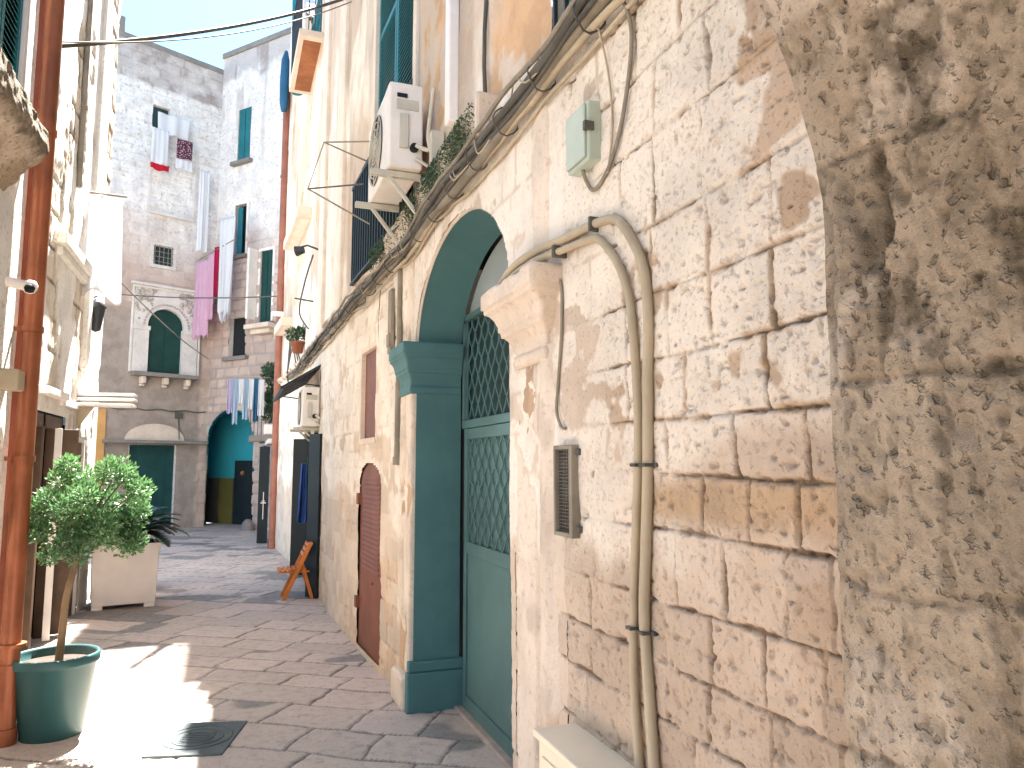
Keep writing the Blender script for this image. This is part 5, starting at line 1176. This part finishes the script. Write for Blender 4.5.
b = MB(); b.tube([(-.3, 17.32, 3.48), (.62, 17.15, 3.50)], .008, 5); obj1(b, 'clothesline', 'cable', 'low clothesline stretched in front of the low balcony', 'clothesline', (0, 17.3, 3.48))
# window laundry on the end building
cloth_far(F1, 1.10, 10.15, .35, .42, .92, 'cloth_white', 'white sheet hanging from the high window of the end building', folds=1.5, amp=.02, seed=5)
cloth_far(F1, 1.12, 9.22, .35, .46, .16, 'cloth_red', 'red hem cloth under the white sheet at the high window', folds=1.5, amp=.02, seed=5)
cloth_far(F1, 1.72, 10.05, .35, .40, .52, 'patterned', 'dark patterned rug hanging at the high window beside the white sheet', folds=1, amp=.01)
cloth_far(F1, 1.72, 9.50, .35, .42, .24, 'cloth_white', 'small white cloth below the patterned rug', folds=1.2, amp=.02, seed=2)
cloth_far(F1, 1.45, 10.62, .30, .85, .55, 'cloth_white', 'white sheet draped above the patterned rug', folds=1, amp=.05, seed=7, taper=.1)
cloth_far(F1, 2.3, 9.4, .3, .26, 2.2, 'cloth_white', 'long thin white cloth near the inner corner of the end building', folds=1.5, amp=.03, seed=2)
# the big bright sheet on the left wall
rag('sheet', 'cloth_white', (-1.43, 8.75, 4.45), .34, 1.10, 'large bright white sheet billowing from the left wall in the sun', 'sheet', (1, .1, 0), None, folds=1.2, amp=.06, seed=2, taper=-.25, wave=.07, thick=.005)
b = MB(); b.tube([(-1.6, 8.74, 4.47), (-1.22, 8.76, 4.47)], .012, 6); obj1(b, 'laundry_pole', 'cable', 'short pole holding the big white sheet out from the left wall', 'pole', (-1.6, 9.05, 4.64))
LN = empty('lantern', (-1.5, 9.2, 3.2), 'dark iron wall lantern just below the big white sheet on the left', 'lantern')
b = MB(); b.lathe((-1.52, 9.2, 3.05), [(0, 0), (.05, .02), (.085, .26), (.10, .28), (.04, .36), (0, .38)], 6); b.build('lantern_head', 'dark_metal', LN)
b = MB(); b.tube([(-1.6, 9.2, 3.40), (-1.52, 9.2, 3.46), (-1.52, 9.2, 3.40)], .012, 6); b.build('arm', 'dark_metal', LN)
# --- left white awning (folded slats)
AL = empty('folded_awning', (-1.6, 8.9, 2.3), 'folded white slatted awning sticking out over the left doorways', 'awning')
for k, (z, x1) in enumerate(((2.33, -1.04), (2.275, -1.03), (2.215, -1.035))):
    b = MB(); b.obox(((-1.60 + x1) / 2, 8.86 - .05 * k, z), (1, -.08, .012 - .01 * k), (.08, 1, 0), (0, 0, 1), (x1 + 1.60) / 2, .10, .016); b.build('slat', 'white_metal', AL, bevel=.008)
b = MB(); b.prism([(-1.60, 8.8, 2.20), (-1.42, 8.8, 2.20), (-1.60, 8.8, 1.92)], (0, -.03, 0)); b.build('bracket', 'conduit', AL)
b = MB(); b.box(-1.6, -1.55, 8.0, 8.8, 2.16, 2.22); b.box(-1.6, -1.5, 7.2, 8.0, 2.2, 2.26); b.build('wall_rail', 'white_metal', AL, bevel=.006)
# --- overhead cables
def span(a, c, sag, r_, mat, label, cat='overhead cable', n=26, grp='cables strung across the alley'):
    a = Vector(a); c = Vector(c); b = MB(); b.tube([a.lerp(c, k / n) - Vector((0, 0, sag * 4 * (k / n) * (1 - k / n))) for k in range(n + 1)], r_, 6)
    return obj1(b, 'overhead_cable', mat, label, cat, tuple(a), grp)
span((-1.32, 5.6, 4.42), (1.02, 8.5, 7.10), .10, .016, 'cable_dark', 'thick dark cable crossing the sky from the copper downpipe to the right facade')
span((-1.32, 5.6, 4.46), (1.02, 8.0, 6.75), .16, .006, 'cable', 'thin cable crossing the sky just below the thick one')
span(F1(.1, 5.75, .1), (.8, 15.3, 4.95), .08, .014, 'cable_dark', 'dark cable crossing in front of the end building above the carved window')
span((-1.6, 10, 4.0), F1(2.7, 4.4, .1), .10, .010, 'cable_dark', 'thin wire dropping from the left building towards the carved window')
b = MB(); b.tube([F1(k * .1 - .2, 2.98 - .02 * math.sin(k), .04) for k in range(30)], .014, 6); b.tube([F1(2.0, 2.95, .05), F1(2.02, 2.6, .05), F1(1.95, 2.25, .3)], .012, 6); b.fbox(F1, 1.92, 2.08, 2.78, 2.95, .02, .10)
obj1(b, 'facade_wiring', 'cable_dark', 'dark wiring and junction box strung above the garage canopy', 'wiring', tuple(map(float, F1(1, 2.98, 0))))
b = MB(); b.tube([(.79, 15.25, 5.2), (.76, 15.2, 4.4), (.80, 14.9, 4.0)], .012, 6)
b = MB(); b.tube(smooth_path([FR(11.2, 4.7, .02), FR(11.3, 4.3, .12), FR(11.6, 3.9, .16), FR(11.3, 3.6, .05)], 6), .012, 6); b.tube([FR(11.0, 3.95, .0), FR(11.0, 3.98, .28)], .012, 6)
obj1(b, 'wire_bracket', 'cable_dark', 'bent wire bracket hanging on the facade above the flower pot', 'bracket', (.95, 11.2, 4))
